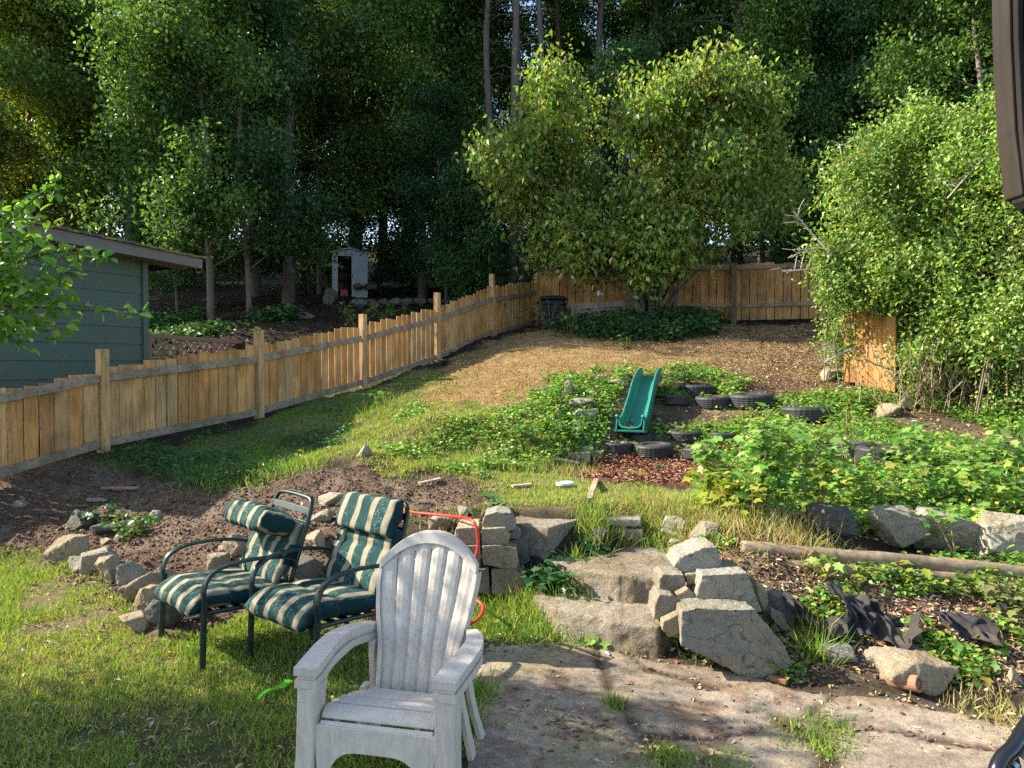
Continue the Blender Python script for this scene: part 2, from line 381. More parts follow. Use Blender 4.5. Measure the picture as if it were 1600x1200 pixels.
M['terracotta'] = m_plastic('clay_pipe', (.30, .15, .08), .85, .5, (.2, .15, .1))
M['lime'] = m_plastic('lime_plastic', (.10, .55, .02), .5, .1)
M['stake'] = m_plastic('cane', (.45, .33, .18), .7, .4)
def m_cushion():
    t = NT('striped_cushion'); tc = t.n('ShaderNodeAttribute', attribute_name='stripe'); s = t.n('ShaderNodeSeparateColor'); t.L.new(tc.outputs['Color'], s.inputs[0])
    fr = t.math('FRACT', t.math('MULTIPLY', s.outputs[0], 1 / .125))
    g = t.coord(); nz = t.noise(g, 38, 4, .6)
    sc = t.ramp(t.math('ABSOLUTE', t.math('SUBTRACT', nz, .5)), [(0.0, 1), (.018, .0)])
    nb = t.noise(g, 9, 3, .5); sc = t.math('MULTIPLY', sc, t.ramp(nb, [(.45, 0), (.55, .8)]))
    green = t.mix(sc, (.010, .046, .044), (.22, .34, .30))
    cream = t.mix(t.noise(g, 30, 3, .6), (.23, .205, .135), (.36, .315, .21))
    r = t.n('ShaderNodeValToRGB'); t.L.new(fr, r.inputs[0]); r.color_ramp.interpolation = 'CONSTANT'; e = r.color_ramp.elements
    e[0].position = 0; e[0].color = (0, 0, 0, 1); e[1].position = .66; e[1].color = (1, 1, 1, 1)
    cc = t.mix(r.outputs[0], green, cream)
    side = t.mix(.5, (.008, .03, .035), (.012, .04, .04)); cc = t.mix(s.outputs[1], cc, side)
    cc = t.mix(.5, cc, t.ramp(t.noise(g, 5, 4, .6), [(.3, .75), (.7, 1.1)]), 'MULTIPLY')
    return t.out(cc, .85, t.bump(t.noise(g, 16, 4, .6), .5, .012), .15)
M['cushion'] = m_cushion()
# ================================================================ GROUND
def axis(lo, hi, a, b, fine, g=1.07):
    mid = list(np.arange(a, b, fine)); l = []; x = a; s = fine
    while x > lo: s *= g; x -= s; l.append(x)
    r_ = []; x = mid[-1]; s = fine
    while x < hi: s *= g; x += s; r_.append(x)
    return np.array(l[::-1] + mid + r_)
xs = axis(-45, 45, -4.6, 4.6, .036, 1.05); ys = axis(-20, 75, 2.5, 9.5, .033, 1.035)
X, Y = np.meshgrid(xs, ys); xf, yf = X.ravel(), Y.ravel()
W = {k: zw(k, xf, yf) for k in Z}
zg = H(xf, yf)
sw_, pw_ = W['slope'], W['patio']
cols = np.tile(np.array([.055, .045, .03]), (len(xf), 1))        # forest floor / default soil
def lay(w, cc, nz=None, c2=None):
    global cols
    cc = np.array(cc, float)
    if nz is not None: cc = cc[None] * (1 - nz[:, None]) + np.array(c2)[None] * nz[:, None]
    cols = cols * (1 - w[:, None]) + cc * w[:, None]
na = sstep(-.3, .4, n2(xf, yf, 1.3, 4, 21)); nb = sstep(-.2, .5, n2(xf, yf, 3.5, 4, 22)); nc = sstep(.1, .5, n2(xf, yf, .8, 3, 23))
lay(sstep(11, 14, yf) * sstep(5, 1, xf) * 0 + 0, (.1, .1, .1))
lay(W['straw'], (.34, .235, .125), nb * .7, (.22, .145, .075))
lay(W['chips'] * .75, (.19, .125, .075), nb, (.10, .06, .038))  # wood chips, their colour darkened to stand for tree shade across them
lay(W['shade_grass'], (.11, .13, .045), na * .8, (.22, .18, .09))
lay(W['bank'], (.13, .10, .06), nb, (.20, .15, .08))
lay(W['mound'], (.17, .15, .07), nb, (.12, .10, .05))
lay(W['terrace'], (.21, .21, .08), na * .7, (.26, .20, .11))
lay(W['dirt'], (.155, .105, .07), nb * .8, (.23, .17, .12))
lay(W['lawn'], (.12, .13, .045), nc * .9, (.23, .17, .10))
lay(W['mulch'], (.25, .085, .05), nb, (.17, .06, .04))
lay(W['slope'], (.15, .10, .065), nb, (.22, .16, .10))
lay(W['patio'], (.17, .125, .085), nb, (.25, .20, .14))
lay(W['ivy'], (.05, .05, .03))
nx, ny = len(xs), len(ys)
I = np.arange(nx * ny).reshape(ny, nx)
quads = np.stack([I[:-1, :-1], I[:-1, 1:], I[1:, 1:], I[1:, :-1]], -1).reshape(-1, 4)
add('ground', mesh_np('ground', np.stack([xf, yf, zg], 1), [quads], cols, True), M['ground'])['kind'] = 'structure'

# patio slabs : their own sheet, broken by cracks
px_ = np.arange(-1.3, 5.4, .025); py_ = np.arange(1.2, 4.7, .025); PX, PY = np.meshgrid(px_, py_); qx, qy = PX.ravel(), PY.ravel()
pw = zw('patio', qx, qy, .03, .10, 2.5)
def crack(pts, wd):
    P = [G(*p)[:2] for p in pts]; d = np.full(len(qx), 9.)
    for a, b in zip(P[:-1], P[1:]):
        a = np.array(a); e = np.array(b) - a; t = np.clip(((qx - a[0]) * e[0] + (qy - a[1]) * e[1]) / (e @ e), 0, 1)
        d = np.minimum(d, np.hypot(qx - a[0] - t * e[0], qy - a[1] - t * e[1]))
    return sstep(wd * .8, wd * .1, d + .018 * n2(qx, qy, 14, 4, 31))
ck = np.maximum.reduce([crack([(930, 1020), (960, 1100), (1010, 1160), (1100, 1260)], .05), crack([(1010, 1150), (1120, 1160), (1250, 1130), (1330, 1060)], .035),
                        crack([(1250, 1130), (1400, 1150), (1640, 1190)], .03), crack([(1220, 1130), (1290, 1170), (1310, 1260)], .10), crack([(960, 1010), (1010, 1050), (1120, 1080)], .03),
                        crack([(1330, 1060), (1450, 1110), (1620, 1140)], .05)])
cover = sstep(.0, .45, n2(qx, qy, 1.6, 4, 33)) 
hz = H0(qx, qy) + .010 + .005 * n2(qx, qy, 2, 2, 34) + .003 * n2(qx, qy, 9, 3, 38) - .010 * ck - .024 * (1 - pw) + .003
dirt = np.clip(ck + .85 * sstep(-.15, .35, n2(qx, qy, 1.6, 4, 33)) * sstep(-.3, .35, n2(qx, qy, 9, 5, 36)), 0, 1)
moss = sstep(1.0, .2, qx) * sstep(-.1, .5, n2(qx, qy, 4, 3, 37)) * .6
pc = np.array([.385, .31, .225])[None] * (1 - dirt[:, None]) + np.array([.26, .175, .11])[None] * dirt[:, None]
pc = pc * (1 - moss[:, None]) + np.array([.34, .30, .15])[None] * moss[:, None]
pc = pc * (1 - .55 * ck[:, None]) * (1 - .22 * sstep(0, .5, n2(qx, qy, 2.6, 5, 39)))[:, None]  # dark cracks, plus broad dapples of leaf shade mixed into the slab colour
keep = pw > .02
nxp, nyp = len(px_), len(py_); I = np.arange(nxp * nyp).reshape(nyp, nxp)
q = np.stack([I[:-1, :-1], I[:-1, 1:], I[1:, 1:], I[1:, :-1]], -1).reshape(-1, 4); q = q[keep[q].all(1)]
used, inv = np.unique(q, return_inverse=True)
add('patio', mesh_np('patio', np.stack([qx, qy, hz], 1)[used], [inv.reshape(-1, 4)], pc[used], True), M['concrete'])['kind'] = 'structure'

# ================================================================ scatter helpers
def F0x(y): return -4.75 + (y - 8.54) * .502
def rand_in(xr, yr, n, wfun, fall=1.2, D0=4.0):
    """random ground points with density falling with distance"""
    out = []
    got = 0
    for _ in range(60):
        m = 60000; x = RNG.uniform(*xr, m); y = yr[0] * (yr[1] / yr[0]) ** RNG.uniform(0, 1, m)
        vis = np.abs(x) < .74 * y + .3
        x, y = x[vis], y[vis]; k = RNG.uniform(0, 1, len(x)) < np.clip((D0 / y) ** (fall - 1), 0, 1)
        x, y = x[k], y[k]; w = wfun(x, y); k = RNG.uniform(0, 1, len(x)) < w
        out.append(np.stack([x[k], y[k]], 1)); got += k.sum()
        if got >= n: break
    P = np.concatenate(out)[:n]; return P
T4 = (np.array([(0, 0, 0), (-.5, .45, .14), (0, 1, -.1), (.5, .45, .14)]), [np.array([(0, 2, 1), (0, 3, 2)])])
T8 = (np.array([(0, 0, 0), (-.34, .18, .09), (-.5, .45, .12), (-.32, .78, .05), (0, 1.0, -.12), (.32, .78, .05), (.5, .45, .12), (.34, .18, .09), (0, .2, 0), (0, .48, .0), (0, .78, -.04)]),
      [np.array([(0, 8, 1), (0, 7, 8), (3, 10, 4), (10, 5, 4)]), np.array([(1, 8, 9, 2), (2, 9, 10, 3), (8, 7, 6, 9), (9, 6, 5, 10)])])
TB = (np.array([(-.5, 0, 0), (.5, 0, 0), (-.4, .5, .06), (.4, .5, .06), (0, 1, .26)]), [np.array([(2, 3, 4)]), np.array([(0, 1, 3, 2)])])
TL = (np.array([(0, 0, 0), (-.42, .12, .03), (-.3, .3, .06), (-.55, .5, .03), (-.2, .62, .04), (0, 1.0, -.08), (.2, .62, .04), (.55, .5, .03), (.3, .3, .06), (.42, .12, .03), (0, .45, 0)]),
      [np.array([(0, 10, 1), (1, 10, 2), (2, 10, 3), (3, 10, 4), (4, 10, 5), (10, 6, 5), (10, 7, 6), (10, 8, 7), (10, 9, 8), (0, 9, 10)])])
def unit(v): return v / (np.linalg.norm(v, axis=1, keepdims=True) + 1e-9)
def leaves(P, d, nrm, L, Wd, colr, T):
    tv, tf = T; n = len(P); k = len(tv)
    d = unit(d); s = unit(np.cross(d, nrm)); u = np.cross(s, d)
    L = np.broadcast_to(L, (n,))[:, None, None]; Wd = np.broadcast_to(Wd, (n,))[:, None, None]
    V = P[:, None] + s[:, None] * tv[None, :, 0:1] * Wd + d[:, None] * tv[None, :, 1:2] * L + u[:, None] * tv[None, :, 2:3] * L
    Fs = [(f[None] + (np.arange(n) * k)[:, None, None]).reshape(-1, f.shape[1]) for f in tf]
    return V.reshape(-1, 3), Fs, np.repeat(colr, k, 0)
def pal(n, cols_, j=.12, rng=RNG):
    cc = np.array(cols_)[rng.integers(0, len(cols_), n)]; return np.clip(cc * (1 + rng.normal(0, j, (n, 1))) * (1 + rng.normal(0, j * .4, (n, 3))), .005, 1)
def rdir(n, rng=RNG): return unit(rng.normal(0, 1, (n, 3)))
def stuff(name, label, cat, parts, mat, kind='stuff'):
    V = []; F_ = {}; C = []; b = 0
    for v, fs, cc in parts:
        V.append(v); C.append(cc)
        for f in fs: F_.setdefault(f.shape[1], []).append(f + b)
        b += len(v)
    o = add(name, mesh_np(name, np.concatenate(V), [np.concatenate(f) for f in F_.values()], np.concatenate(C)), mat)
    return tag(o, label, cat, kind=kind)
def blades(P, h, w, palette, lean=.5):
    n = len(P); z = H(P[:, 0], P[:, 1]); base = np.column_stack([P, z - .005])
    d = unit(np.column_stack([RNG.normal(0, lean, n), RNG.normal(0, lean, n), np.ones(n)]))
    nr = rdir(n); nr[:, 2] = 0.15; L = h * RNG.uniform(.5, 1.4, n)
    return leaves(base, d, unit(nr), L, w * RNG.uniform(.7, 1.4, n), pal(n, palette, .18), TB)
def flat_leaves(P, L, wr, palette, lift=.02, tilt=.5, T=T4, hmax=0.0, up=None):
    n = len(P); z = H(P[:, 0], P[:, 1]) + lift * RNG.uniform(.2, 1, n) + hmax * RNG.uniform(0, 1, n) ** 1.5
    a = RNG.uniform(0, 2 * np.pi, n); d = np.column_stack([np.cos(a), np.sin(a), RNG.normal(0, tilt * .5, n)])
    nr = np.column_stack([RNG.normal(0, tilt, n), RNG.normal(0, tilt, n) - .15, np.ones(n)])
    LL = L * RNG.uniform(.55, 1.4, n)
    return leaves(np.column_stack([P, z]), d, nr, LL, LL * wr, pal(n, palette, .2), T)
GR = [(.15, .29, .035), (.19, .34, .045), (.25, .37, .06), (.12, .23, .03), (.34, .37, .10)]
GRY = [(.40, .39, .13), (.33, .36, .09), (.46, .39, .18), (.26, .33, .07), (.5, .42, .22)]
DRY = [(.42, .30, .14), (.34, .23, .11), (.50, .38, .20), (.26, .17, .08), (.3, .26, .1)]
LIT = [(.36, .24, .13), (.22, .12, .07), (.48, .36, .22), (.16, .09, .05), (.55, .45, .30), (.30, .15, .08)]
COV = [(.12, .28, .045), (.16, .33, .055), (.23, .38, .08), (.10, .21, .05), (.34, .38, .08)]
# ---- lawn
bare = lambda x, y: sstep(.05, .4, n2(x, y, 2.2, 3, 41))
patch = lambda x, y: sstep(-.25, .35, n2(x, y, 1.1, 3, 42))
P1 = rand_in((-5, 1.2), (2.3, 6.5), 95000, lambda x, y: zw('lawn', x, y, .05) * (1 - .85 * bare(x, y)))
lush = patch(P1[:, 0] + 9, P1[:, 1]) * (.25 + .75 * sstep(3.2, 4.6, P1[:, 1])) > RNG.uniform(0, 1, len(P1)) - .25
P1b = P1[~lush]; P1a = P1[lush]
stuff('lawn_grass', 'green and yellowing lawn grass around the chairs', 'grass',
      [blades(P1a, .045, .0045, GR + GRY[:1], .55), blades(P1b, .030, .0045, GRY + GR[:2] + [(.34, .26, .13), (.28, .26, .10), (.40, .30, .17)], .95)], M['grass'])
# ---- terrace / shaded / mound grass
P2 = rand_in((-3, 3.5), (5.0, 9.5), 42000, lambda x, y: zw('terrace', x, y, .08, .3) * (.35 + .65 * (1 - bare(x, y))))
P3 = rand_in((-6, 1), (6.5, 15), 30000, lambda x, y: zw('shade_grass', x, y, .12, .25) * (.4 + .6 * (1 - bare(x, y))))
P4 = rand_in((-4, 2), (7, 12), 34000, lambda x, y: zw('mound', x, y, .1, .3) * (.3 + .7 * (1 - bare(x, y))))
stuff('terrace_grass', 'short yellow green grass on the upper terrace and mound', 'grass',
      [blades(P2, .034, .006, GRY + GR, .7), blades(P3, .036, .007, GR[:3] + [(.07, .14, .03)], .7), blades(P4, .05, .008, GR[:2] + GRY, .7)], M['grass'])
P5 = rand_in((-4, 8), (8, 19), 110000, lambda x, y: zw('straw', x, y, .15, .3) * (1 - .6 * zw('chips', x, y, .3)))
stuff('dry_grass', 'dry straw coloured grass over the upper yard', 'grass', [blades(P5, .03, .009, [(.50, .34, .17), (.42, .27, .13), (.54, .40, .22), (.34, .21, .10), (.30, .30, .10), (.28, .16, .08)], 1.4)], M['grass'])
# tufts
def tuft(px, py, n, h, w, palette, rad):
    g = GP(px, py); P = np.array([g.x, g.y]) + RNG.normal(0, rad, (n, 2)); return blades(P, h, w, palette, .55)
tf = [tuft(px, py, n, h, .006, GR + GRY[:1], r) for px, py, n, h, r in
      [(880,975,500,.13,.12),(935,985,300,.10,.08),(830,960,600,.12,.14),(770,950,400,.10,.12),(1290,1145,420,.05,.07),(1235,1165,260,.045,.09),(1300,1175,320,.05,.06),(960,1105,120,.07,.03),(1045,1190,300,.06,.05),(1130,1195,300,.05,.06),
       (1275,1030,150,.18,.05),(1105,1010,120,.08,.06),(930,830,300,.14,.08),(900,875,60,.1,.03),(1030,840,400,.12,.10),(1090,800,400,.13,.14),(740,1090,300,.09,.06),(720,1130,300,.1,.06),
       (420,735,500,.10,.25),(360,745,500,.11,.25),(470,728,400,.09,.2),(570,705,300,.1,.2),(700,735,400,.11,.3),(830,730,500,.12,.3),(780,728,400,.12,.25),(880,715,300,.12,.2),(620,650,60,.25,.1),(585,655,60,.25,.1),
       (1150,790,300,.13,.12),(1450,1040,100,.08,.08),(1500,840,150,.1,.1),(1000,745,80,.08,.1)]]
tf += [tuft(px, py, n, h, .005, DRY[:3] + GRY, r) for px, py, n, h, r in [(1030,800,500,.12,.15),(1060,830,500,.10,.15),(1120,820,600,.14,.2),(1200,820,500,.15,.2),(880,738,400,.10,.25),(960,820,300,.1,.1),(700,820,300,.08,.15),(1240,850,400,.12,.15),(1560,1120,300,.07,.12)]]
stuff('grass_tufts', 'longer grass tufts by the steps, cracks and mound foot', 'grass', tf, M['grass'])
# ---- litter: chips and dead leaves
L1 = rand_in((-1.5, 5.5), (2.2, 5), 11000, lambda x, y: np.clip(zw('slope', x, y, .1) * .9 + zw('patio', x, y) * (.10 + .4 * sstep(.1, .6, n2(x, y, 3.1, 4, 77))), 0, 1))
L2 = rand_in((-6, 9), (7.5, 19), 17000, lambda x, y: np.clip(zw('chips', x, y, .2) + .10 * zw('straw', x, y), 0, 1))
L3 = rand_in((-5, 1), (2.4, 6), 900, lambda x, y: zw('lawn', x, y))
L4 = rand_in((-6, 1), (4.5, 10), 3500, lambda x, y: zw('dirt', x, y, .1))
L5 = rand_in((-9, 9), (14, 32), 9000, lambda x, y: (1 - zw('straw', x, y)) * .9)
L6 = rand_in((-.5, 6.5), (5, 12), 7000, lambda x, y: zw('bank', x, y))
lit = [flat_leaves(L1, .035, .4, LIT, .012, .5), flat_leaves(L2, .038, .45, LIT + DRY[:2], .02, .4), flat_leaves(L3, .045, .28, LIT[2:5] + [(.5, .48, .42)], .02, .3), flat_leaves(L4, .03, .4, [(.3, .22, .15), (.08, .05, .035), (.2, .14, .09), (.06, .04, .03)], .012, .5),
       flat_leaves(L5, .10, .6, [(.12, .07, .04), (.06, .045, .03), (.2, .12, .06)], .03, .4), flat_leaves(L6, .05, .5, LIT, .02, .5)]  # litter beyond the fence: palette darkened to carry the shade under the trees
stuff('leaf_litter', 'scattered dry leaves and wood bits on the soil', 'leaf litter', lit, M['litter'])
L7 = rand_in((-.5, 4), (6, 10), 12000, lambda x, y: zw('mulch', x, y, .12, .3))
stuff('mulch_chips', 'red bark mulch spread below the tire bank', 'mulch', [flat_leaves(L7, .05, .35, [(.30, .11, .065), (.22, .08, .05), (.38, .20, .13), (.17, .065, .045), (.44, .3, .2)], .02, .5)], M['litter'])
# ---- pebbles / clods
def clods(P, s, palette):
    n = len(P); z = H(P[:, 0], P[:, 1]); o8 = np.array([(1,0,0),(0,1,0),(-1,0,0),(0,-1,0),(0,0,.8),(0,0,-.8)], float)
    S = s * np.clip(RNG.lognormal(0, .5, n), .3, 3); J = 1 + RNG.uniform(-.4, .4, (n, 6, 3)); a = RNG.uniform(0, 6.28, n)
    V = o8[None] * J * S[:, None, None]; x = V[..., 0] * np.cos(a)[:, None] - V[..., 1] * np.sin(a)[:, None]; y = V[..., 0] * np.sin(a)[:, None] + V[..., 1] * np.cos(a)[:, None]
    V = np.stack([x, y, V[..., 2]], -1) + np.column_stack([P, z + S * .2])[:, None]
    f = np.array([(0,1,4),(1,2,4),(2,3,4),(3,0,4),(1,0,5),(2,1,5),(3,2,5),(0,3,5)])
    return V.reshape(-1, 3), [(f[None] + (np.arange(n) * 6)[:, None, None]).reshape(-1, 3)], np.repeat(pal(n, palette, .2), 6, 0)
C1 = rand_in((-7, 1.5), (4.3, 10), 16000, lambda x, y: zw('dirt', x, y, .1)); C2 = rand_in((-1, 5.5), (2.2, 5), 9000, lambda x, y: np.clip(zw('slope', x, y) + .5 * zw('patio', x, y), 0, 1))
stuff('soil_clods', 'loose clods and small stones on the dark garden soil', 'soil', [clods(C1, .0075, [(.15, .10, .065), (.11, .07, .045), (.19, .13, .09), (.16, .11, .075), (.10, .065, .04), (.2, .145, .1)]), clods(C2, .005, [(.3, .27, .22), (.2, .14, .1), (.42, .38, .3)])], M['litter'])
# ---- undergrowth beyond the fence
U1 = rand_in((-11, 2), (9, 30), 13000, lambda x, y: (1 - zw('straw', x, y)) * sstep(4.2, 5.0, (x - F0x(y)) * -1) * (y < 19) * sstep(-.15, .35, n2(x, y, .7, 3, 61)), 1.0)
U2 = rand_in((-6, 12), (19, 30), 9000, lambda x, y: sstep(-.1, .35, n2(x, y, .7, 3, 62)) * ((x > 0) | (y > 26)), 1.0)
stuff('undergrowth', 'dark green leafy undergrowth beneath the trees beyond the fences', 'undergrowth', [flat_leaves(U1, .13, .6, [(.05, .12, .035), (.07, .16, .045), (.04, .09, .03), (.09, .17, .05)], .03, .7, T4, .3), flat_leaves(U2, .14, .6, [(.04, .10, .03), (.06, .13, .04)], .03, .7, T4, .6)], M['leaf_far'])
# ---- ground cover
tl = [(1095,628,62,'worn tire highest on the planted bank, right of the slide'),(1058,640,48,'tire half hidden by weeds right of the slide'),(1122,644,58,'tire between the highest tire and the wide one'),(1185,645,70,'wide tire in the upper row with a pale top rim'),
      (1272,663,76,'wide tire at the right end of the upper row'),(1006,698,40,'knobbly tire touching the slide foot'),(1076,698,52,'tire behind the front row, right of the knobbly one'),
      (1138,698,46,'tire nearly hidden in leaves in the middle row'),(968,714,52,'front row tire just below the slide foot'),(1028,720,62,'front row tire standing proud of the red mulch'),(1100,724,54,'front row tire with chunky tread at the mulch edge'),
      (1338,722,74,'dark tire behind the cane stake'),(1398,732,80,'tire with wide tread at the right of the bank'),(1445,752,50,'sunken tire right of the cane stake')]
Z['clear'] = zone_poly([(945,700),(955,640),(990,588),(1045,588),(1030,640),(1010,700)])
bk = lambda x, y: zw('bank', x, y, .15, .3) * sstep(-.55, .15, n2(x, y, 1.5, 3, 51)) * (1 - zw('clear', x, y, .05, .03)) * tclear(x, y)
def tclear(x, y):
    w_ = np.ones(len(x))
    for px, py, w, lb in tl:
        D = min(max(G(px, py).y, 6), 12); p = at(px, py, D); r_ = w * mpp(D) / 2
        w_ *= 1 - (.8 if py > 690 else .35) * ((np.abs(x - p.x) < r_ * .9) & (y > p.y - r_ * 1.3 - .05) & (y < p.y + r_ * .7))
    return w_
B1 = rand_in((-1, 8), (5, 12.5), 72000, bk, 1.3)
B2 = rand_in((-4, 2), (7, 12), 6000, lambda x, y: zw('mound', x, y, .12, .3) * sstep(-.1, .3, n2(x, y, 1.6, 3, 52) - .35 + .9 * sstep(-.9, .6, x)))
B3 = rand_in((-1, 5.5), (3.3, 5.6), 6500, lambda x, y: zw('slope', x, y, .1) * sstep(.05, .45, n2(x, y, 2.2, 3, 53) + .8 * (y - 4.1)))
B4 = rand_in((-1, 5.8), (12, 19), 9000, lambda x, y: zw('ivy', x, y, .1))
B5 = rand_in((-5.5, -2), (6, 11), 2500, lambda x, y: zw('shade_grass', x, y, .1) * sstep(0, .4, n2(x, y, 1.2, 3, 54)))
B6 = rand_in((.5, 6.5), (5, 7.6), 9000, lambda x, y: bk(x, y) * .8, 1.2)
stuff('ground_cover', 'leafy green weeds and strawberry leaves covering the tire bank', 'ground cover',
      [flat_leaves(B1, .05, .7, COV, .02, .6, T4, .09), flat_leaves(B2, .05, .65, COV[:3] + GRY[:1], .02, .6, T4, .08), flat_leaves(B3, .032, .7, COV + [(.3, .3, .06)], .02, .6, T8, .06),
       flat_leaves(B4, .10, .7, [(.05, .11, .035), (.07, .15, .04), (.04, .09, .04)], .04, .7, T4, .3), flat_leaves(B5, .05, .6, [(.06, .15, .05), (.08, .18, .06)], .03, .6, T4, .1),
       flat_leaves(B6, .05, .75, COV + [(.32, .30, .05)], .03, .6, TL, .12)], M['leaf_bright'])
# ================================================================ ROCKS
def remesh(me, vox):
    o = bpy.data.objects.new('tmp', me); COL.objects.link(o); m = o.modifiers.new('r', 'REMESH'); m.mode = 'VOXEL'; m.voxel_size = vox
    dg = bpy.context.evaluated_depsgraph_get(); dg.update(); ev = o.evaluated_get(dg); nm = bpy.data.meshes.new_from_object(ev)
    bpy.data.objects.remove(o); return nm
def rough(me, amp, sc, seed, fine=.35):
    n = len(me.vertices); co = np.empty(n * 3, np.float32); me.vertices.foreach_get('co', co); co = co.reshape(-1, 3).astype(float)
    no = np.empty(n * 3, np.float32); me.vertices.foreach_get('normal', no); no = no.reshape(-1, 3)
    q = co * sc + seed * 3.7
    d = fbm(q, 2, seed) ; r = 1 - np.abs(fbm(q * 2.1 + 5, 3, seed + 3))
    co = co + no * (amp * (.7 * d + .6 * (r - .6)) + amp * fine * fbm(q * 7, 2, seed + 9))[:, None]
    me.vertices.foreach_set('co', co.astype(np.float32).ravel()); me.update(); return me
def hull_rock(sx, sy, sz, seed, n=13, flat=.75):
    rr = random.Random(seed); bm = bmesh.new()
    for _ in range(n):
        v = Vector([rr.gauss(0, 1) for _ in range(3)]); v.normalize(); k = rr.uniform(.85, 1.1)
        v = Vector([max(-flat, min(flat, c_ * k)) / flat for c_ in v]); bm.verts.new((v.x * sx / 2, v.y * sy / 2, v.z * sz / 2))
    r_ = bmesh.ops.convex_hull(bm, input=bm.verts)
    bmesh.ops.delete(bm, geom=list({g for g in r_['geom_interior'] + r_['geom_unused'] if isinstance(g, bmesh.types.BMVert)}), context='VERTS')
    me = bpy.data.meshes.new('rock'); bm.to_mesh(me); bm.free(); return me
def finish_rock(me, name, mat, loc, rz, size, seed, label, cat, group=None, amp=.05, vox=None):
    nm = remesh(me, vox or max(size / 38, .006)); rough(nm, size * amp, 2.2 / size, seed)
    for p in nm.polygons: p.use_smooth = True
    nm.name = name
    o = add(name, nm, M[mat], None, loc); o.rotation_euler = (0, 0, rz); return tag(o, label, cat, group)
_rs = [0]
def rock(px, py, w, h, label, mat='granite', name='rock', cat='rock', depth=.8, sink=.15, D=None, group='stones edging the beds', n=13, flat=.75, rz=None, amp=.03):
    """px,py : bottom centre in the photo; w,h: size in photo pixels"""
    _rs[0] += 1; s = _rs[0]
    g = GP(px, py) if D is None else at(px, py, D)
    if D is not None: pass
    k = mpp(g.y); W_, Hh = w * k, h * k / .95; dp = W_ * depth; Hh *= (1 + sink)
    me = hull_rock(W_, dp, Hh, s * 7 + 1, n, flat)
    return finish_rock(me, name, mat, (g.x, g.y + dp * .35, g.z + Hh / 2 - Hh * sink), random.Random(s).uniform(-.35, .35) if rz is None else rz, max(W_, Hh), s, label, cat, group, amp)
def face_stone(pts, D, thick, label, mat='granite', name='stone', cat='stone', group='stacked stones beside the steps', shrink=.92, tilt=.08, amp=.022):
    """a stone whose front face has the outline pts (photo pixels), at depth D, going back by thick"""
    _rs[0] += 1
    P = []; zs = [at(x, y, D).z for x, y in pts]; z0 = min(zs)
    for x, y in pts:
        p = at(x, y, D); P.append(Vector((p.x, D + (p.z - z0) * tilt, p.z)))
    cc = sum(P, Vector()) / len(P); Bk = [Vector(((p.x - cc.x) * shrink + cc.x, p.y + thick, (p.z - cc.z) * shrink + cc.z - .0)) for p in P]
    n = len(P); me = bpy.data.meshes.new(name)
    me.from_pydata([tuple(v - cc) for v in P + Bk], [], [tuple(range(n - 1, -1, -1)), tuple(range(n, 2 * n))] + [(i, (i + 1) % n, n + (i + 1) % n, n + i) for i in range(n)])
    bm = bmesh.new(); bm.from_mesh(me); bmesh.ops.recalc_face_normals(bm, faces=bm.faces); bmesh.ops.triangulate(bm, faces=bm.faces); bm.to_mesh(me); bm.free()
    size = max(max(p.x for p in P) - min(p.x for p in P), max(zs) - min(zs))
    return finish_rock(me, name, mat, cc, 0, size, _rs[0], label, cat, group, amp, max(size / 80, .005))
def top_stone(pts, z, thick, label, mat='step_rock', name='stone_step', cat='step', group='stone steps up to the terrace', spread=1.03, tiltz=0, amp=.016):
    _rs[0] += 1
    P = [atz(x, y, z) for x, y in pts]; cc = sum(P, Vector()) / len(P)
    Bt = [Vector(((p.x - cc.x) * spread + cc.x, (p.y - cc.y) * spread + cc.y, p.z - thick)) for p in P]
    n = len(P); me = bpy.data.meshes.new(name)
    me.from_pydata([tuple(v - cc) for v in P + Bt], [], [tuple(range(n)), tuple(range(2 * n - 1, n - 1, -1))] + [(i, n + i, n + (i + 1) % n, (i + 1) % n) for i in range(n)])
    bm = bmesh.new(); bm.from_mesh(me); bmesh.ops.recalc_face_normals(bm, faces=bm.faces); bmesh.ops.triangulate(bm, faces=bm.faces); bm.to_mesh(me); bm.free()
    size = max(max(p.x for p in P) - min(p.x for p in P), .3)
    return finish_rock(me, name, mat, cc, 0, size, _rs[0], label, cat, group, amp, max(size / 110, .007))
# steps
top_stone([(832,930),(868,951),(955,972),(1028,982),(1075,960),(1050,925),(905,908),(845,903)], .165, .24, 'lowest worn stone step rising from the patio')
top_stone([(858,876),(917,891),(966,900),(1045,906),(1085,880),(1060,838),(935,832),(870,856)], .315, .24, 'middle stone step with brown stained tread')
top_stone([(800,818),(857,825),(926,805),(921,797),(812,796)], .50, .30, 'big square cut stone block at the left top of the steps', group='stone steps up to the terrace', amp=.018)
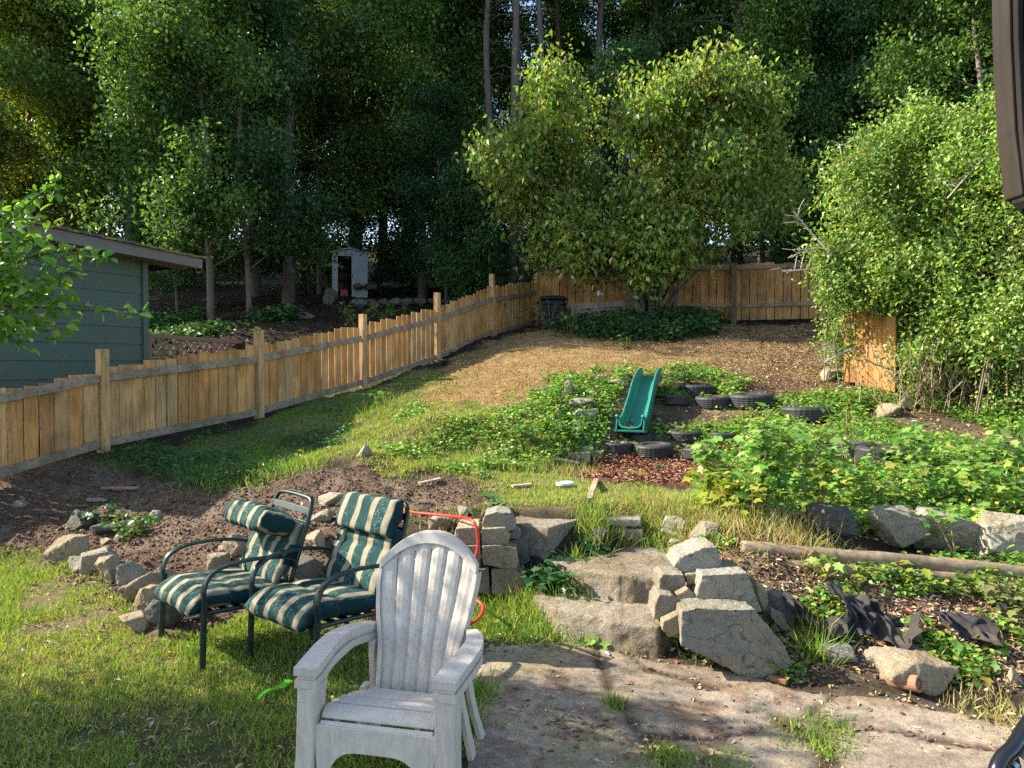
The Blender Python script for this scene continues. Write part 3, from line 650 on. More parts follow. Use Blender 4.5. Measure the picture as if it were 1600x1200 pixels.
# right hand wall
SG = 'stacked stones beside the steps'
face_stone([(1066,958),(1088,953),(1183,955),(1222,1003),(1240,1040),(1190,1062),(1160,1058),(1110,1030),(1064,1012)], 3.72, .30, 'largest stone, a broad wedge resting on the patio edge')
face_stone([(1098,900),(1168,897),(1180,925),(1193,957),(1150,956),(1084,948)], 3.92, .30, 'flat topped block sitting on the largest wedge stone')
face_stone([(1052,886),(1062,872),(1100,856),(1122,855),(1132,890),(1110,898),(1070,896)], 4.08, .26, 'pointed boulder crowning the right stack by the steps')
face_stone([(1030,905),(1038,898),(1070,899),(1073,922),(1050,929),(1030,926)], 4.0, .2, 'small grey cube of stone left of the flat topped block')
face_stone([(1024,944),(1032,930),(1050,930),(1080,950),(1074,957),(1038,970),(1021,968)], 3.9, .2, 'triangular grey stone under the small cube')
face_stone([(1057,930),(1075,920),(1086,930),(1084,941),(1068,942)], 3.93, .12, 'palest little stone wedged beside the flat topped block', 'tan_rock')
face_stone([(1036,972),(1055,963),(1066,958),(1064,990),(1046,996),(1035,985)], 3.82, .14, 'tan stone tucked left of the wedge stone', 'tan_rock')
face_stone([(1084,952),(1100,925),(1108,951)], 3.96, .12, 'dark sliver of stone in the gap of the right stack', 'dark_rock')
face_stone([(1072,898),(1100,896),(1096,912),(1074,914)], 4.04, .14, 'small tan stone under the pointed boulder', 'tan_rock')
face_stone([(1182,906),(1200,925),(1212,952),(1196,960),(1186,935)], 4.08, .2, 'brownish stone behind the right flank of the flat block', 'tan_rock')
face_stone([(1205,950),(1240,965),(1236,990),(1222,985),(1206,965)], 4.02, .2, 'grey slab leaning behind the wedge stone', 'granite')
# left stack
face_stone([(752,822),(757,806),(775,800),(798,802),(806,815),(805,827),(790,831),(765,830)], 4.85, .25, 'rounded stone on top of the left stack')
face_stone([(752,827),(790,825),(797,838),(793,852),(752,851)], 4.8, .3, 'long squared stone, second course of the left stack', 'tan_rock')
face_stone([(712,826),(748,824),(750,850),(735,852),(708,848)], 4.8, .3, 'squared stone left of the red hose', 'tan_rock')
face_stone([(753,854),(776,852),(808,856),(811,880),(806,893),(780,888),(754,883)], 4.76, .32, 'chunky tan block in the third course of the left stack', 'tan_rock')
face_stone([(716,854),(750,853),(751,884),(722,886)], 4.76, .3, 'short tan block beside the hose bend', 'tan_rock')
face_stone([(767,892),(800,892),(822,899),(824,925),(790,935),(768,928)], 4.72, .3, 'bottom block of the left stack nearest the steps', 'step_rock')
face_stone([(722,890),(763,890),(765,928),(728,926)], 4.72, .3, 'bottom block of the left stack behind the white chair', 'step_rock')
face_stone([(804,840),(826,838),(830,900),(812,898),(806,870)], 4.95, .3, 'tall dark stone between the left stack and the square block', 'dark_rock')
face_stone([(797,832),(806,824),(815,832),(812,842),(798,842)], 4.9, .12, 'fist sized stone beside the rounded top stone')
rock(690, 838, 42, 24, 'stone half buried left of the hose on the bed edge', 'tan_rock')
rock(722, 812, 20, 18, 'pale round pebble stone behind the hose', 'granite')
# top of the steps
top_stone([(940,810),(1002,812),(1000,801),(950,798)], .50, .05, 'thin pale slab laid across the top of the steps', 'granite', 'stone_slab', 'stone')
top_stone([(945,825),(1005,828),(1003,815),(950,813)], .43, .12, 'block carrying the thin pale slab', 'step_rock', 'stone', 'stone')
rock(1058, 838, 44, 28, 'low layered stone right of the pale slab', 'granite', group=SG)
rock(1105, 850, 46, 30, 'leaning stone behind the pointed boulder', 'granite', group=SG)
rock(1060, 855, 30, 12, 'flat stone below the low layered stone', 'granite', group=SG)
top_stone([(1105,828),(1160,832),(1150,803),(1105,800)], .46, .08, 'flat stone half hidden by grass near the raspberry canes', 'tan_rock', 'stone_slab', 'stone')
rock(940, 858, 30, 26, 'dark round stone in the corner behind the middle step', 'dark_rock', group=SG)
# lawn edge row
for px, py, w, h, lb, mt in [(92,892,74,46,'large tan boulder starting the row at the lawn edge','tan_rock'),(122,897,46,26,'grey stone second in the lawn edge row','granite'),(143,904,62,36,'pale domed stone third in the lawn edge row','granite'),
        (172,912,48,38,'tan rounded stone fourth in the lawn edge row','tan_rock'),(196,910,42,34,'pale angular stone just before the tilted slab','granite'),(222,935,76,44,'tilted flat slab in the lawn edge row','tan_rock'),
        (226,962,48,44,'brown square stone below the tilted slab','tan_rock'),(203,990,52,28,'low brown stone on the grass below the square one','tan_rock'),(250,990,52,44,'ridged grey slab leaning beside the chair leg','dark_rock'),(290,975,52,30,'grey stone under the left striped chair','dark_rock'),
        (336,893,42,26,'tan stone behind the left striped chair','tan_rock'),(365,878,40,34,'sunlit ochre stone behind the left striped chair','tan_rock'),(350,862,30,14,'flat buff stone behind the left arm rest','tan_rock'),(490,870,60,34,'brown stone seen between the striped chairs','tan_rock'),
        (480,905,52,34,'dark stone low between the striped chairs','dark_rock'),(545,850,44,30,'grey stone behind the right striped chair back','granite'),(515,790,46,20,'whitish stone left of the right head cushion','granite'),(500,820,40,16,'flat white stone behind the chair frame loop','granite'),
        (118,826,44,28,'mossy grey stone lying in the shaded soil','dark_rock'),(160,838,48,18,'flat grey stone in the shaded soil','dark_rock'),(238,815,30,14,'grey stone at the shade edge of the soil','granite'),(160,852,24,8,'small tan stone above the lawn edge row','tan_rock'),
        (567,727,24,20,'single grey stone on grass above the dark soil','granite'),(30,790,22,10,'small pale stone at the far left of the soil','granite'),(145,792,30,9,'thin grey stone in the shaded soil','granite')]:
    rock(px, py, w, h, lb, mt)
for px, py, w, h, lb, mt in [(1308,836,78,42,'dark shadow dappled boulder behind the log','dark_rock'),(1408,860,82,62,'sloping grey boulder behind the log','granite'),(1487,864,92,66,'pale speckled boulder behind the log','granite'),(1586,878,80,66,'craggy boulder at the right end of the log','granite'),
        (1455,835,44,40,'dark boulder between the two pale boulders','dark_rock'),(1452,1078,120,42,'long tan slab at the foot of the slope','tan_rock'),(1312,1048,50,26,'grey slab at the foot of the torn fabric','granite'),(1370,1045,32,26,'yellowish stone under the black fabric','tan_rock'),
        (1222,985,46,48,'dark grey stone right of the stone stack','dark_rock'),(1420,1008,40,20,'stone under the middle of the black fabric','tan_rock'),(1590,1075,30,22,'tan stone at the right frame edge','tan_rock')]:
    rock(px, py, w, h, lb, mt, 'boulder' if w > 60 else 'rock', 'boulder' if w > 60 else 'rock', group='boulders along the right bed', flat=.6, n=16)
for px, py, w, h, lb, mt in [(893,622,24,28,'upright grey stone left of the green slide top','granite'),(912,642,46,18,'grey stone left of the slide','granite'),(915,656,44,16,'pale flat stone left of the slide','granite'),(955,604,60,10,'long flat stone beside the slide top','tan_rock'),
        (920,625,30,12,'brown stone among weeds left of the slide','tan_rock'),(900,672,36,12,'half buried stone above the timber steps','granite'),(866,660,20,9,'small stone at the mound top','granite'),(935,718,14,14,'small stone right of the timber steps','granite'),
        (1302,592,30,18,'white stone by the orange boards','granite'),(1244,638,16,12,'small white stone above the tires','granite'),(1392,652,44,22,'pink tan boulder under the right shrub','tan_rock'),(1420,640,30,20,'tan stone beside the pink tan boulder','tan_rock'),(1590,715,24,24,'dark stone at the right frame edge among weeds','dark_rock')]:
    rock(px, py, w, h, lb, mt, group='stones on the planted bank')
# dry stone wall by the shed : one look, built stone by stone
_proto = []
for i in range(26):
    px = 556 + (i % 13) * 20 + random.uniform(-5, 5); row = i // 13; py = 477 - row * 13 + (px - 560) * -.03
    g = G(px, py + 4); k = mpp(g.y)
    if len(_proto) < 5:
        o = rock(px, py, 26, 12, 'grey rock in the low wall between shed and woods', 'dark_rock', 'wall_stone', 'stone', D=g.y, group='rocks of the low wall beyond the fence'); _proto.append(o)
    else:
        o = _proto[i % 5].copy(); COL.objects.link(o)
    o.location = (g.x, g.y + .3 + row * .25, g.z + .15 + row * .35); o.rotation_euler = (0, 0, random.uniform(0, 6))
for px, py, w, h, lb in [(470, 500, 34, 12, 'mossy rock above the lattice beyond the fence'), (512, 475, 30, 26, 'hazy rock beside the shed')]:
    rock(px, py, w, h, lb, 'dark_rock', group='rocks of the low wall beyond the fence')

# ================================================================ FENCES
CED = [(.60, .37, .165), (.66, .42, .20), (.52, .31, .135), (.68, .45, .23), (.55, .38, .21), (.62, .35, .14), (.58, .42, .24)]
FD = Vector((.449, .894, 0)).normalized(); FN = Vector((FD.y, -FD.x, 0))
F0 = Vector((-4.75, 8.54, 0))
def bay(t, a, b, h_end, hb, base_h, bw=.140, gap=.022, side=Vector((0, -1, 0)), rails=True, cols_=CED, step=True, topoff=0.0, rail_z=(.93, .14), railcol=(.34, .27, .19), thick=.02):
    """one bay of upright boards between points a and b (xy); boards follow the ground"""
    d = (b - a); L = d.length; d.normalize(); n = int(L / (bw + gap)); m = MB(); rr = random.Random(int(L * 1000) + len(t.children))
    za, zb = Hs(a.x, a.y), Hs(b.x, b.y); ang = math.atan2(d.y, d.x); rot = Matrix.Rotation(ang, 3, 'Z')
    for i in range(n):
        s = (i + .5) * L / n; f = s / L; p = a + d * s; z0 = za + (zb - za) * f; tt = base_h + (h_end or 0) * f + rr.uniform(-.03, .03)
        k = rr.choice(cols_); k = (k[0] * 1.08, k[1] * .92, k[2] * .74); kf = rr.uniform(.86, 1.12); k = tuple(c_ * kf for c_ in k)
        r2 = Matrix.Rotation(ang + rr.uniform(-.02, .02), 3, 'Z') @ Matrix.Rotation(rr.uniform(-.008, .008), 3, 'Y')
        m.box((p.x, p.y, z0 + tt / 2 + .03), (L / n - gap * rr.uniform(.3, 1.1), thick, tt - .06), r2, k)
    m.build('board_panel', M['fence'], t, world=True, bevel=.003, seg=1)
    if rails:
        for rz_ in rail_z:
            mm = MB(); o_ = side * .038
            mm.bar(Vector((a.x, a.y, za + rz_)) + o_, Vector((b.x, b.y, zb + rz_)) + o_, .045, .095, railcol); mm.build('rail', M['rail'], t, world=True, bevel=.006)
def post(t, p, h, w=.10, k=(.62, .39, .18), lean=(0, 0)):
    z = Hs(p.x, p.y); m = MB(); m.box((0, 0, 0), (w, w, h + .25), Matrix.Rotation(math.atan2(FD.y, FD.x), 3, 'Z'), k)
    m.V = [(v[0] + p.x + lean[0] * v[2], v[1] + p.y + lean[1] * v[2], v[2] + z + h / 2 - .1) for v in m.V]
    m.build('post', M['fence'], t, world=True, bevel=.006)
t = thing('wooden_fence', 'sloping cedar board fence climbing the left side of the yard', 'fence', (F0.x, F0.y, Hs(F0.x, F0.y)))
fp = [F0 + FD * 2.4 * i for i in range(-3, 6)]
for i, (a, b) in enumerate(zip(fp[:-1], fp[1:])):
    bay(t, a + FD * .06 - FN * .03, b - FD * .06 - FN * .03, [0, 0, .01, .10, .03, 0, .08, 0][i], 0, [.93, .93, .94, .96, 1.06, 1.09, 1.08, 1.16][i], side=FN, rail_z=(.86, .10))
for i, p in enumerate(fp): post(t, p, [1.15, 1.15, 1.15, 1.17, 1.24, 1.26, 1.38, 1.42, 1.3][i], .105, lean=(0, 0) if i != 7 else (-.03, 0))
BR = [(.50, .30, .13), (.56, .35, .16), (.45, .26, .11), (.52, .33, .16)]
q = [Vector((fp[-1].x, fp[-1].y, 0))] + [Vector((*at(px, 500, D)[:2], 0)) for px, D in ((985, 19.0), (1145, 18.2), (1305, 17.4), (1480, 16.4), (1640, 15.4))]
t = thing('wooden_fence', 'brown board fence closing the back of the yard behind the big tree', 'fence', (q[1].x, q[1].y, Hs(q[1].x, q[1].y)))
for i, (a, b) in enumerate(zip(q[:-1], q[1:])):
    bay(t, a, b, 0, 0, 1.42 if i else 1.3, bw=.17, cols_=BR, rail_z=(1.34, .42), railcol=(.38, .29, .18))
for p in q[1:]: post(t, p + Vector((0, -.09, 0)), 1.45, .11, (.22, .17, .12))
a, b = Vector((*at(1318, 560, 10.7)[:2], 0)), Vector((*at(1400, 560, 10.0)[:2], 0))
t = thing('wooden_fence', 'short run of orange boards half hidden by the right shrub', 'fence', (a.x, a.y, Hs(a.x, a.y)))
bay(t, a, b, 0, 0, 1.08, bw=.19, gap=.006, cols_=[(.38, .22, .085), (.34, .20, .08), (.42, .24, .09)], rails=False)
mm = MB(); mm.bar(Vector((a.x, a.y + .04, Hs(a.x, a.y) + .8)), Vector((b.x, b.y + .04, Hs(b.x, b.y) + .8)), .045, .09, (.3, .2, .12)); mm.build('rail', M['rail'], t, world=True)

# ================================================================ HOUSE, LATTICE, SHED
def plane_hit(px, py, p0, n):
    d = Vector(ray(px, py)); o = Vector((0, 0, CH)); k = (Vector(p0) - o).dot(n) / d.dot(n); return o + d * k
HC = at(225, 560, 11.5); HC.z = 0
t = thing('house', 'dark green neighbour house with mossy low roof behind the fence', 'house', (HC.x, HC.y, .4))
def wallrise(s): return 3.34 - (s) * .058 if s < 0 else 3.34      # s along FD from the corner
Lw = 3.4; hb = .26; z = .1; k = 0; m = MB()
while z < 4.0:
    a0 = HC - FD * Lw; z1 = z + hb
    top_a = wallrise(-Lw); top_b = wallrise(0)
    def prof(p, ztop):
        zz = min(z1, ztop)
        if zz <= z: return None
        return p, zz
    za, zb_ = min(z1, top_a), min(z1, top_b)
    if za > z:
        zb2 = max(zb_, z + .001)
        o0, o1 = FN * .022, FN * .004
        vs = [a0 + o0 + Vector((0, 0, z)), HC + o0 + Vector((0, 0, z)), HC + o1 + Vector((0, 0, zb2)), a0 + o1 + Vector((0, 0, za)),
              a0 - FN * .05 + Vector((0, 0, z)), HC - FN * .05 + Vector((0, 0, z)), HC - FN * .05 + Vector((0, 0, zb2)), a0 - FN * .05 + Vector((0, 0, za))]
        m.add(vs, [(0, 1, 2, 3), (5, 4, 7, 6), (1, 0, 4, 5), (3, 2, 6, 7), (0, 3, 7, 4), (2, 1, 5, 6)])
    z = z1
m.build('wall', M['house'], t, world=True)
m = MB(); 
for kz in range(0, 13):
    z = .1 + kz * .26; zt = min(z + .26, 3.34)
    if zt <= z: break
    a1 = HC - FN * 7
    vs = [HC + FD * .02 + Vector((0, 0, z)), a1 + FD * .02 + Vector((0, 0, z)), a1 + Vector((0, 0, zt)), HC + Vector((0, 0, zt)), HC - FD * .05 + Vector((0, 0, z)), a1 - FD * .05 + Vector((0, 0, z)), a1 - FD * .05 + Vector((0, 0, zt)), HC - FD * .05 + Vector((0, 0, zt))]
    m.add(vs, [(0, 1, 2, 3), (5, 4, 7, 6), (1, 0, 4, 5), (3, 2, 6, 7), (0, 3, 7, 4), (2, 1, 5, 6)])
m.build('back_wall', M['house'], t, world=True)
m = MB(); m.box(HC + FN * .012 + FD * .005 + Vector((0, 0, 1.7)), (.09, .09, 3.2), Matrix.Rotation(math.atan2(FD.y, FD.x), 3, 'Z')); m.build('corner_board', M['house'], t, world=True)
RP = HC + FN * .42
ra = plane_hit(316, 405, RP, FN); rb = plane_hit(36, 347, RP, FN); rd = (rb - ra).normalized(); rb2 = ra + rd * 5.2
m = MB(); m.prism([ra, ra - Vector((0, 0, .15)), rb2 - Vector((0, 0, .17)), rb2], -FN * .03); m.build('fascia_board', M['fascia'], t, world=True)
def m_roof():
    t_ = NT('mossy_shingles'); g = t_.geo(); n1 = t_.noise(g, 4, 5, .65); n3 = t_.noise(g, 30, 4, .7)
    cc = t_.mix(t_.ramp(n1, [(.45, 0), (.58, 1)]), (.13, .12, .11), (.28, .26, .07)); cc = t_.mix(1.0, cc, t_.ramp(n3, [(.3, .5), (.7, 1.3)]), 'MULTIPLY')
    return t_.out(cc, .95, t_.bump(n3, .8, .02), .1)
M['roof'] = m_roof()
m = MB(); up = Vector((0, 0, 1))
for i in range(21):        # shingle courses
    a_ = ra + rd * (i * .25 - .04); b_ = ra + rd * (i * .25 + .25); o = FN * (.05 + .012 * math.sin(i * 5.1))
    m.prism([a_ + o + up * .012, a_ + o + up * .05, b_ + o + up * .022, b_ + o - up * .0], -FN * 8)
m.build('roof', M['roof'], t, world=True)
m = MB(); m.prism([ra - FN * .03 - up * .03 , ra - FN * .03 - up * .13, ra + rd * .03 - FN * .03 - up * .13, ra + rd * .03 - FN * .03 - up * .03], -FN * 7.9); m.build('eave_board', M['fascia'], t, world=True)
m = MB(); m.prism([ra + rd * .04 - FN * .04 - up * .12, ra + rd * .04 - FN * .04 - up * .14, rb2 - FN * .04 - up * .14, rb2 - FN * .04 - up * .12], -FN * .5); m.build('soffit', M['fascia'], t, world=True)

L0, L1 = at(231, 522, 12.3), at(412, 536, 15.2)
t = thing('lattice_fence', 'brown lattice fence between the green house and the board fence', 'fence', (L0.x, L0.y, L0.z - 1))
ld = (L1 - L0); ll = Vector((ld.x, ld.y, 0)).length
for i in range(3):
    p = L0 + ld * (i / 2.0); m = MB(); m.box((p.x, p.y, p.z - .66), (.09, .09, 1.36), Matrix.Rotation(math.atan2(ld.y, ld.x), 3, 'Z')); m.build('post', M['lattice'], t, world=True, bevel=.004)
for i in range(2):
    a_ = L0 + ld * (i / 2); b_ = L0 + ld * ((i + 1) / 2); 
    for dz in (0, -1.2):
        m = MB(); m.bar(a_ + up * (dz - .02), b_ + up * (dz - .02), .06, .07); m.build('rail', M['lattice'], t, world=True)
    m = MB(); w_ = (b_ - a_).length; h_ = 1.1; nn = int((w_ + h_) / .12)
    e = (b_ - a_) / w_
    for sgn, off in ((1, .006), (-1, -.006)):
        for k in range(nn):
            s0 = -h_ + k * .16; lo, hi = max(0, s0), min(w_, s0 + h_)
            if hi - lo < .03: continue
            def pt(s): return a_ + e * s + up * (-.06 - ((s - s0) if sgn > 0 else (h_ - (s - s0)))) + Vector((0, off, 0))
            m.bar(pt(lo), pt(hi), .008, .038, up=(0, 1, 0)) if False else m.bar(pt(lo), pt(hi), .038, .008, up=tuple(e.cross(up)))
    m.build('lattice_panel', M['lattice'], t, world=True)

g = GP(547, 466)
t = thing('garden_shed', 'small metal shed with one door half open among the trees', 'shed', (g.x, g.y, g.z - .1), R(16), s=g.y / 28)
w_, dd, hh = 1.25, 1.5, 1.75
m = MB(); m.box((-w_ / 2, dd / 2, hh / 2), (.03, dd, hh)); m.box((w_ / 2, dd / 2, hh / 2), (.03, dd, hh)); m.box((0, dd, hh / 2), (w_, .03, hh))
for i in range(9): 
    for sx in (-1, 1): m.box((sx * (w_ / 2 + .02), .1 + i * .16, hh / 2), (.015, .05, hh - .02))
m.build('wall', M['shed_brown'], t)
m = MB(); m.box((-w_ / 2 + .07, 0, hh / 2), (.2, .03, hh)); m.box((w_ / 2 - .07, 0, hh / 2), (.2, .03, hh)); m.prism([(-w_ / 2 - .03, -.016, hh), (-w_ / 2 - .03, -.016, hh - .12), (w_ / 2 + .03, -.016, hh - .12), (w_ / 2 + .03, -.016, hh), (0, -.016, hh + .13)], (0, .03, 0)); m.build('front_panel', M['shed_white'], t)
m = MB(); m.prism([(-w_ / 2 - .1, -.08, hh), (0, -.08, hh + .16), (w_ / 2 + .1, -.08, hh), (w_ / 2 + .1, -.08, hh + .03), (0, -.08, hh + .2), (-w_ / 2 - .1, -.08, hh + .03)], (0, dd + .16, 0)); m.build('roof', M['shed_white'], t)
m = MB(); m.box((.27, -.03, .83), (.42, .02, 1.6)); 
for i in range(4): m.box((.12 + i * .1, -.045, .83), (.03, .012, 1.56))
dr = m.build('door', M['shed_white'], t); m = MB(); m.tube([(.09, -.05, .8), (.09, -.09, .8), (.09, -.09, .9), (.09, -.05, .9)], .012, 6); m.build('handle', M['black_tube'], dr)
m = MB(); m.box((-.5, .02, .83), (.1, .02, 1.6)); m.build('door', M['shed_white'], t)
m = MB()
for z_ in (.45, .85, 1.25): m.box((-.1, dd - .2, z_), (1.1, .3, .02))
sh = m.build('shelf', M['shed_brown'], t)
m = MB(); m.box((-.2, .5, .2), (.3, .3, .4)); m.build('red_box', M['hose'], t, bevel=.02)

# ================================================================ COMPOSTER, RAISED BED, PIPE POST
g = GP(866, 514); k = mpp(g.y)
t = thing('compost_bin', 'black plastic compost bin in the back left corner', 'compost bin', (g.x, g.y + .3, g.z), R(-12))
m = MB()
for i in range(7): m.box((0, 0, .05 + i * .1), (.62 - i * .008, .62 - i * .008, .088), taper=.985); m.box((0, 0, .1 + i * .1), (.585 - i * .008, .585 - i * .008, .03))
m.build('body', M['black_plastic'], t, bevel=.012)
m = MB(); m.box((0, 0, .775), (.64, .64, .07), taper=.92); m.box((0, 0, .82), (.4, .4, .03), taper=.9); m.build('lid', M['black_plastic'], t, bevel=.02)
m = MB(); m.box((0, -.32, .15), (.34, .02, .24)); m.build('hatch', M['black_plastic'], t, bevel=.008)
A_, B_ = at(892, 480, 17.6), at(1000, 472, 17.4)
t = thing('raised_bed', 'grey weathered board planter box behind the ivy', 'planter', (A_.x, A_.y, A_.z - .5))
for dz in (0, -.16):
    m = MB(); m.bar(A_ + up * dz, B_ + up * dz, .04, .145, (.33, .28, .22)); m.build('board', M['grey_wood'], t, world=True, bevel=.005)
m = MB(); m.bar(A_ - up * .3 + Vector((-.3, -.3, 0)), B_ + Vector((0, -.2, -.24)), .05, .1, (.36, .31, .25)); m.build('front_rail', M['grey_wood'], t, world=True, bevel=.005)
for px in (905, 932, 985):
    p = at(px, 490, 17.2); m = MB(); m.bar(p - up * .35, p + up * .12, .07, .07, (.25, .22, .18)); m.build('stake', M['grey_wood'], t, world=True)
p = at(936, 492, 17.0)
t = thing('pipe_post', 'thin upright pipe with a white cap in front of the planter', 'pipe', (p.x, p.y, p.z))
m = MB(); m.tube([(0, 0, -.2), (0, 0, .45)], .018, 8, (.4, .38, .35)); m.build('pipe', M['fascia'], t); m = MB(); m.tube([(0, 0, .45), (0, 0, .5), (0, 0, .56)], [.04, .045, .02], 10); m.box((.05, 0, .48), (.1, .03, .03)); m.build('cap', M['shed_white'], t)

# ================================================================ SLIDE
t0, t1 = G(1017, 604), G(984, 692); t0.z += .02; t1.z += .02
g1 = Vector((t1.x, t1.y, Hs(t1.x, t1.y) + .05)); g0 = Vector((t0.x, t0.y, t0.z + .05))
t = thing('garden_slide', 'green plastic childrens slide lying on the bank', 'slide', tuple(t1))
dv = t1 - t0; side = Vector((dv.y, -dv.x, 0)).normalized(); 
path = []; NS = 26
for i in range(NS + 1):
    f = i / NS; p = t0.lerp(t1, f); p.z = max(p.z, Hs(p.x, p.y) + .03); bumpz = .07 * math.sin(f * math.pi * 2) + (.10 * max(0, (f - .86) / .14) ** 2); path.append((p + up * (bumpz + .08), f))
prof = [(-.225, -.06), (-.225, .075), (-.205, .10), (-.18, .09), (-.165, .02), (-.13, -.01), (0, -.022), (.13, -.01), (.165, .02), (.18, .09), (.205, .10), (.225, .075), (.225, -.06), (.205, -.06), (.205, .06), (.19, .06), (.175, .0), (.13, -.03), (0, -.045), (-.13, -.03), (-.175, 0), (-.19, .06), (-.205, .06), (-.205, -.06)]
vs = []; 
for p, f in path:
    i = path.index((p, f)); tg = (path[min(i + 1, NS)][0] - path[max(i - 1, 0)][0]).normalized(); nn_ = side.cross(tg) * -1
    if nn_.z < 0: nn_ = -nn_
    vs += [p + side * x * .80 * (.86 + .14 * f) + nn_ * (y * 1.4 if y > 0 else y) for x, y in prof]
K = len(prof); fs = [(i * K + j, i * K + (j + 1) % K, (i + 1) * K + (j + 1) % K, (i + 1) * K + j) for i in range(NS) for j in range(K)] + [tuple(range(K)), tuple(NS * K + j for j in range(K))]
mchan = MB().add(vs, fs); mchan.build('chute', M['slide'], t, world=True, smooth=False, bevel=0)
for s_ in (-1, 1):
    m = MB(); m.tube([p + side * s_ * .165 * (.86 + .14 * f) + up * .12 for p, f in path], .022, 8); m.build('side_rail', M['slide'], t, world=True, smooth=True)
m = MB(); m.bar(t1 - side * .2 + up * .12, t1 + side * .2 + up * .12, .05, .03); m.build('end_lip', M['slide'], t, world=True, bevel=.008)
m = MB(); m.bar(t0 - side * .17 + up * .1, t0 + side * .17 + up * .1, .05, .08); m.build('hook_bar', M['slide'], t, world=True, bevel=.008)

# ================================================================ TIRES
def tire_mesh():
    Rr, ri, w = .30, .165, .095; prof = [(ri, -w * .8), (ri + .02, -w), (.25, -w * 1.08), (.285, -w * .9), (Rr, -w * .7)]
    for z_ in (-.045, -.015, .015, .045): prof += [(Rr, z_ - .006), (Rr - .008, z_ - .004), (Rr - .008, z_ + .004), (Rr, z_ + .006)]
    prof += [(Rr, w * .7), (.285, w * .9), (.25, w * 1.08), (ri + .02, w), (ri, w * .8), (ri + .015, w * .5), (Rr - .03, w * .5), (Rr - .03, -w * .5), (ri + .015, -w * .5)]
    n = 56; V = []; 
    for j, (r_, z_) in enumerate(prof):
        for k_ in range(n):
            a = 2 * math.pi * k_ / n; rr_ = r_
            if 3 < j < 22 and k_ % 2: rr_ -= .004
            V.append((rr_ * math.cos(a), rr_ * math.sin(a), z_))
    m_ = len(prof); F_ = [(i * n + k, i * n + (k + 1) % n, ((i + 1) % m_) * n + (k + 1) % n, ((i + 1) % m_) * n + k) for i in range(m_) for k in range(n)]
    me = bpy.data.meshes.new('tire'); me.from_pydata(V, [], F_); me.update(); bm = bmesh.new(); bm.from_mesh(me); bmesh.ops.recalc_face_normals(bm, faces=bm.faces); bm.to_mesh(me); bm.free()
    return me
tm = tire_mesh(); sm = bpy.data.meshes.new('soil'); bm = bmesh.new(); bmesh.ops.create_circle(bm, cap_ends=True, radius=.285, segments=24); bm.to_mesh(sm); bm.free()
a_ = sm.color_attributes.new('col', 'FLOAT_COLOR', 'POINT')
for d_ in a_.data: d_.color = (.13, .09, .06, 1)
sm.materials.append(M['ground'])
for i, (px, py, w, lb) in enumerate(tl):
    D = min(max(G(px, py).y, 6), 12); p = at(px, py, D); s_ = w * mpp(D) / .6
    if i == 0: o = add('tire', tm, M['rubber']); so = add('soil_fill', sm, None, o); so.location = (0, 0, .07)
    else: o = copy_tree(T0)
    if i == 0: T0 = o
    o.location = (p.x, p.y + .3 * s_, Hs(p.x, p.y) + .095 * s_ + .02); o.scale = (s_,) * 3; o.rotation_euler = (R(random.uniform(-3, 4)), R(random.uniform(-4, 4)), random.uniform(0, 6))
    tag(o, lb, 'tire', 'old tires set in the bank')

# ================================================================ TIMBER STEPS, LOGS, SMALL THINGS
t = thing('timber_step', 'grey timber steps of stacked boards left of the mulch', 'steps', tuple(GP(900, 725)))
for (xa, ya), (xb, yb), D, h in [((870, 716), (920, 716), 8.55, .13), ((880, 705), (925, 705), 8.75, .10), ((878, 695), (918, 695), 9.0, .12)]:
    p_, q_ = at(xa, ya, D), at(xb, yb, D); m = MB(); m.box((p_ + q_) / 2 + Vector((0, .18, 0)), ((q_ - p_).length, .38, h), Matrix.Rotation(.12, 3, 'Z'), (.42, .36, .27)); m.build('board', M['grey_wood'], t, world=True, bevel=.008)
def log(pts, r, lb):
    P_ = smoothpath(pts, 10); c0 = P_[0]; m = MB(); m.tube([p_ - c0 for p_ in P_], [r * random.uniform(.94, 1.06) for _ in P_], 14, (.27, .205, .13))
    o = m.build('log', M['grey_wood'], None, smooth=True); o.location = c0; return tag(o, lb, 'log')
log([at(1158, 856, 4.62), at(1290, 868, 4.55), at(1440, 880, 4.5), at(1660, 903, 4.42)], .048, 'long grey round log edging the raised bed below the boulders')
log([at(1230, 884, 4.52), at(1400, 897, 4.46), at(1660, 918, 4.38)], .04, 'lower half buried log under the long grey one')
for a__, b__, w_, k_, lb in [((800, 764), (830, 760), .05, (.5, .42, .3), 'pale splinter board on bare soil right of the cushion'), ((655, 762), (688, 757), .06, (.4, .33, .24), 'weathered stick on the dark soil behind the head cushion'), ((160, 763), (215, 766), .05, (.4, .25, .16), 'brown board scrap lying in the shaded soil'), ((920, 785), (932, 752), .05, (.4, .33, .22), 'thin timber edging set in the terrace grass'),
                       ((1095, 1175), (1140, 1195), .02, (.45, .33, .2), 'bark covered stick lying on the patio'), ((1200, 1065), (1230, 1072), .04, (.3, .16, .09), 'curl of brown bark on the patio'), ((868, 724), (905, 727), .06, (.6, .5, .36), 'short pale board at the mulch edge')]:
    p_, q_ = GP(*a__), GP(*b__); m = MB(); m.bar(Vector((0, 0, .015)), q_ - p_ + Vector((0, 0, .02)), w_, .025, k_); o = m.build('wood_scrap', M['grey_wood'], None, bevel=.004); o.location = p_; tag(o, lb, 'wood scrap')
g = GP(883, 762); m = MB(); m.lathe([(.0, .0), (.085, 0), (.088, .02), (.075, .028), (.068, .022), (.0, .022)], n=28); o = m.build('drain_cap', M['shed_white'], None); o.location = g + up * .025; tag(o, 'round whitish drain cap set in the terrace grass', 'drain cap')
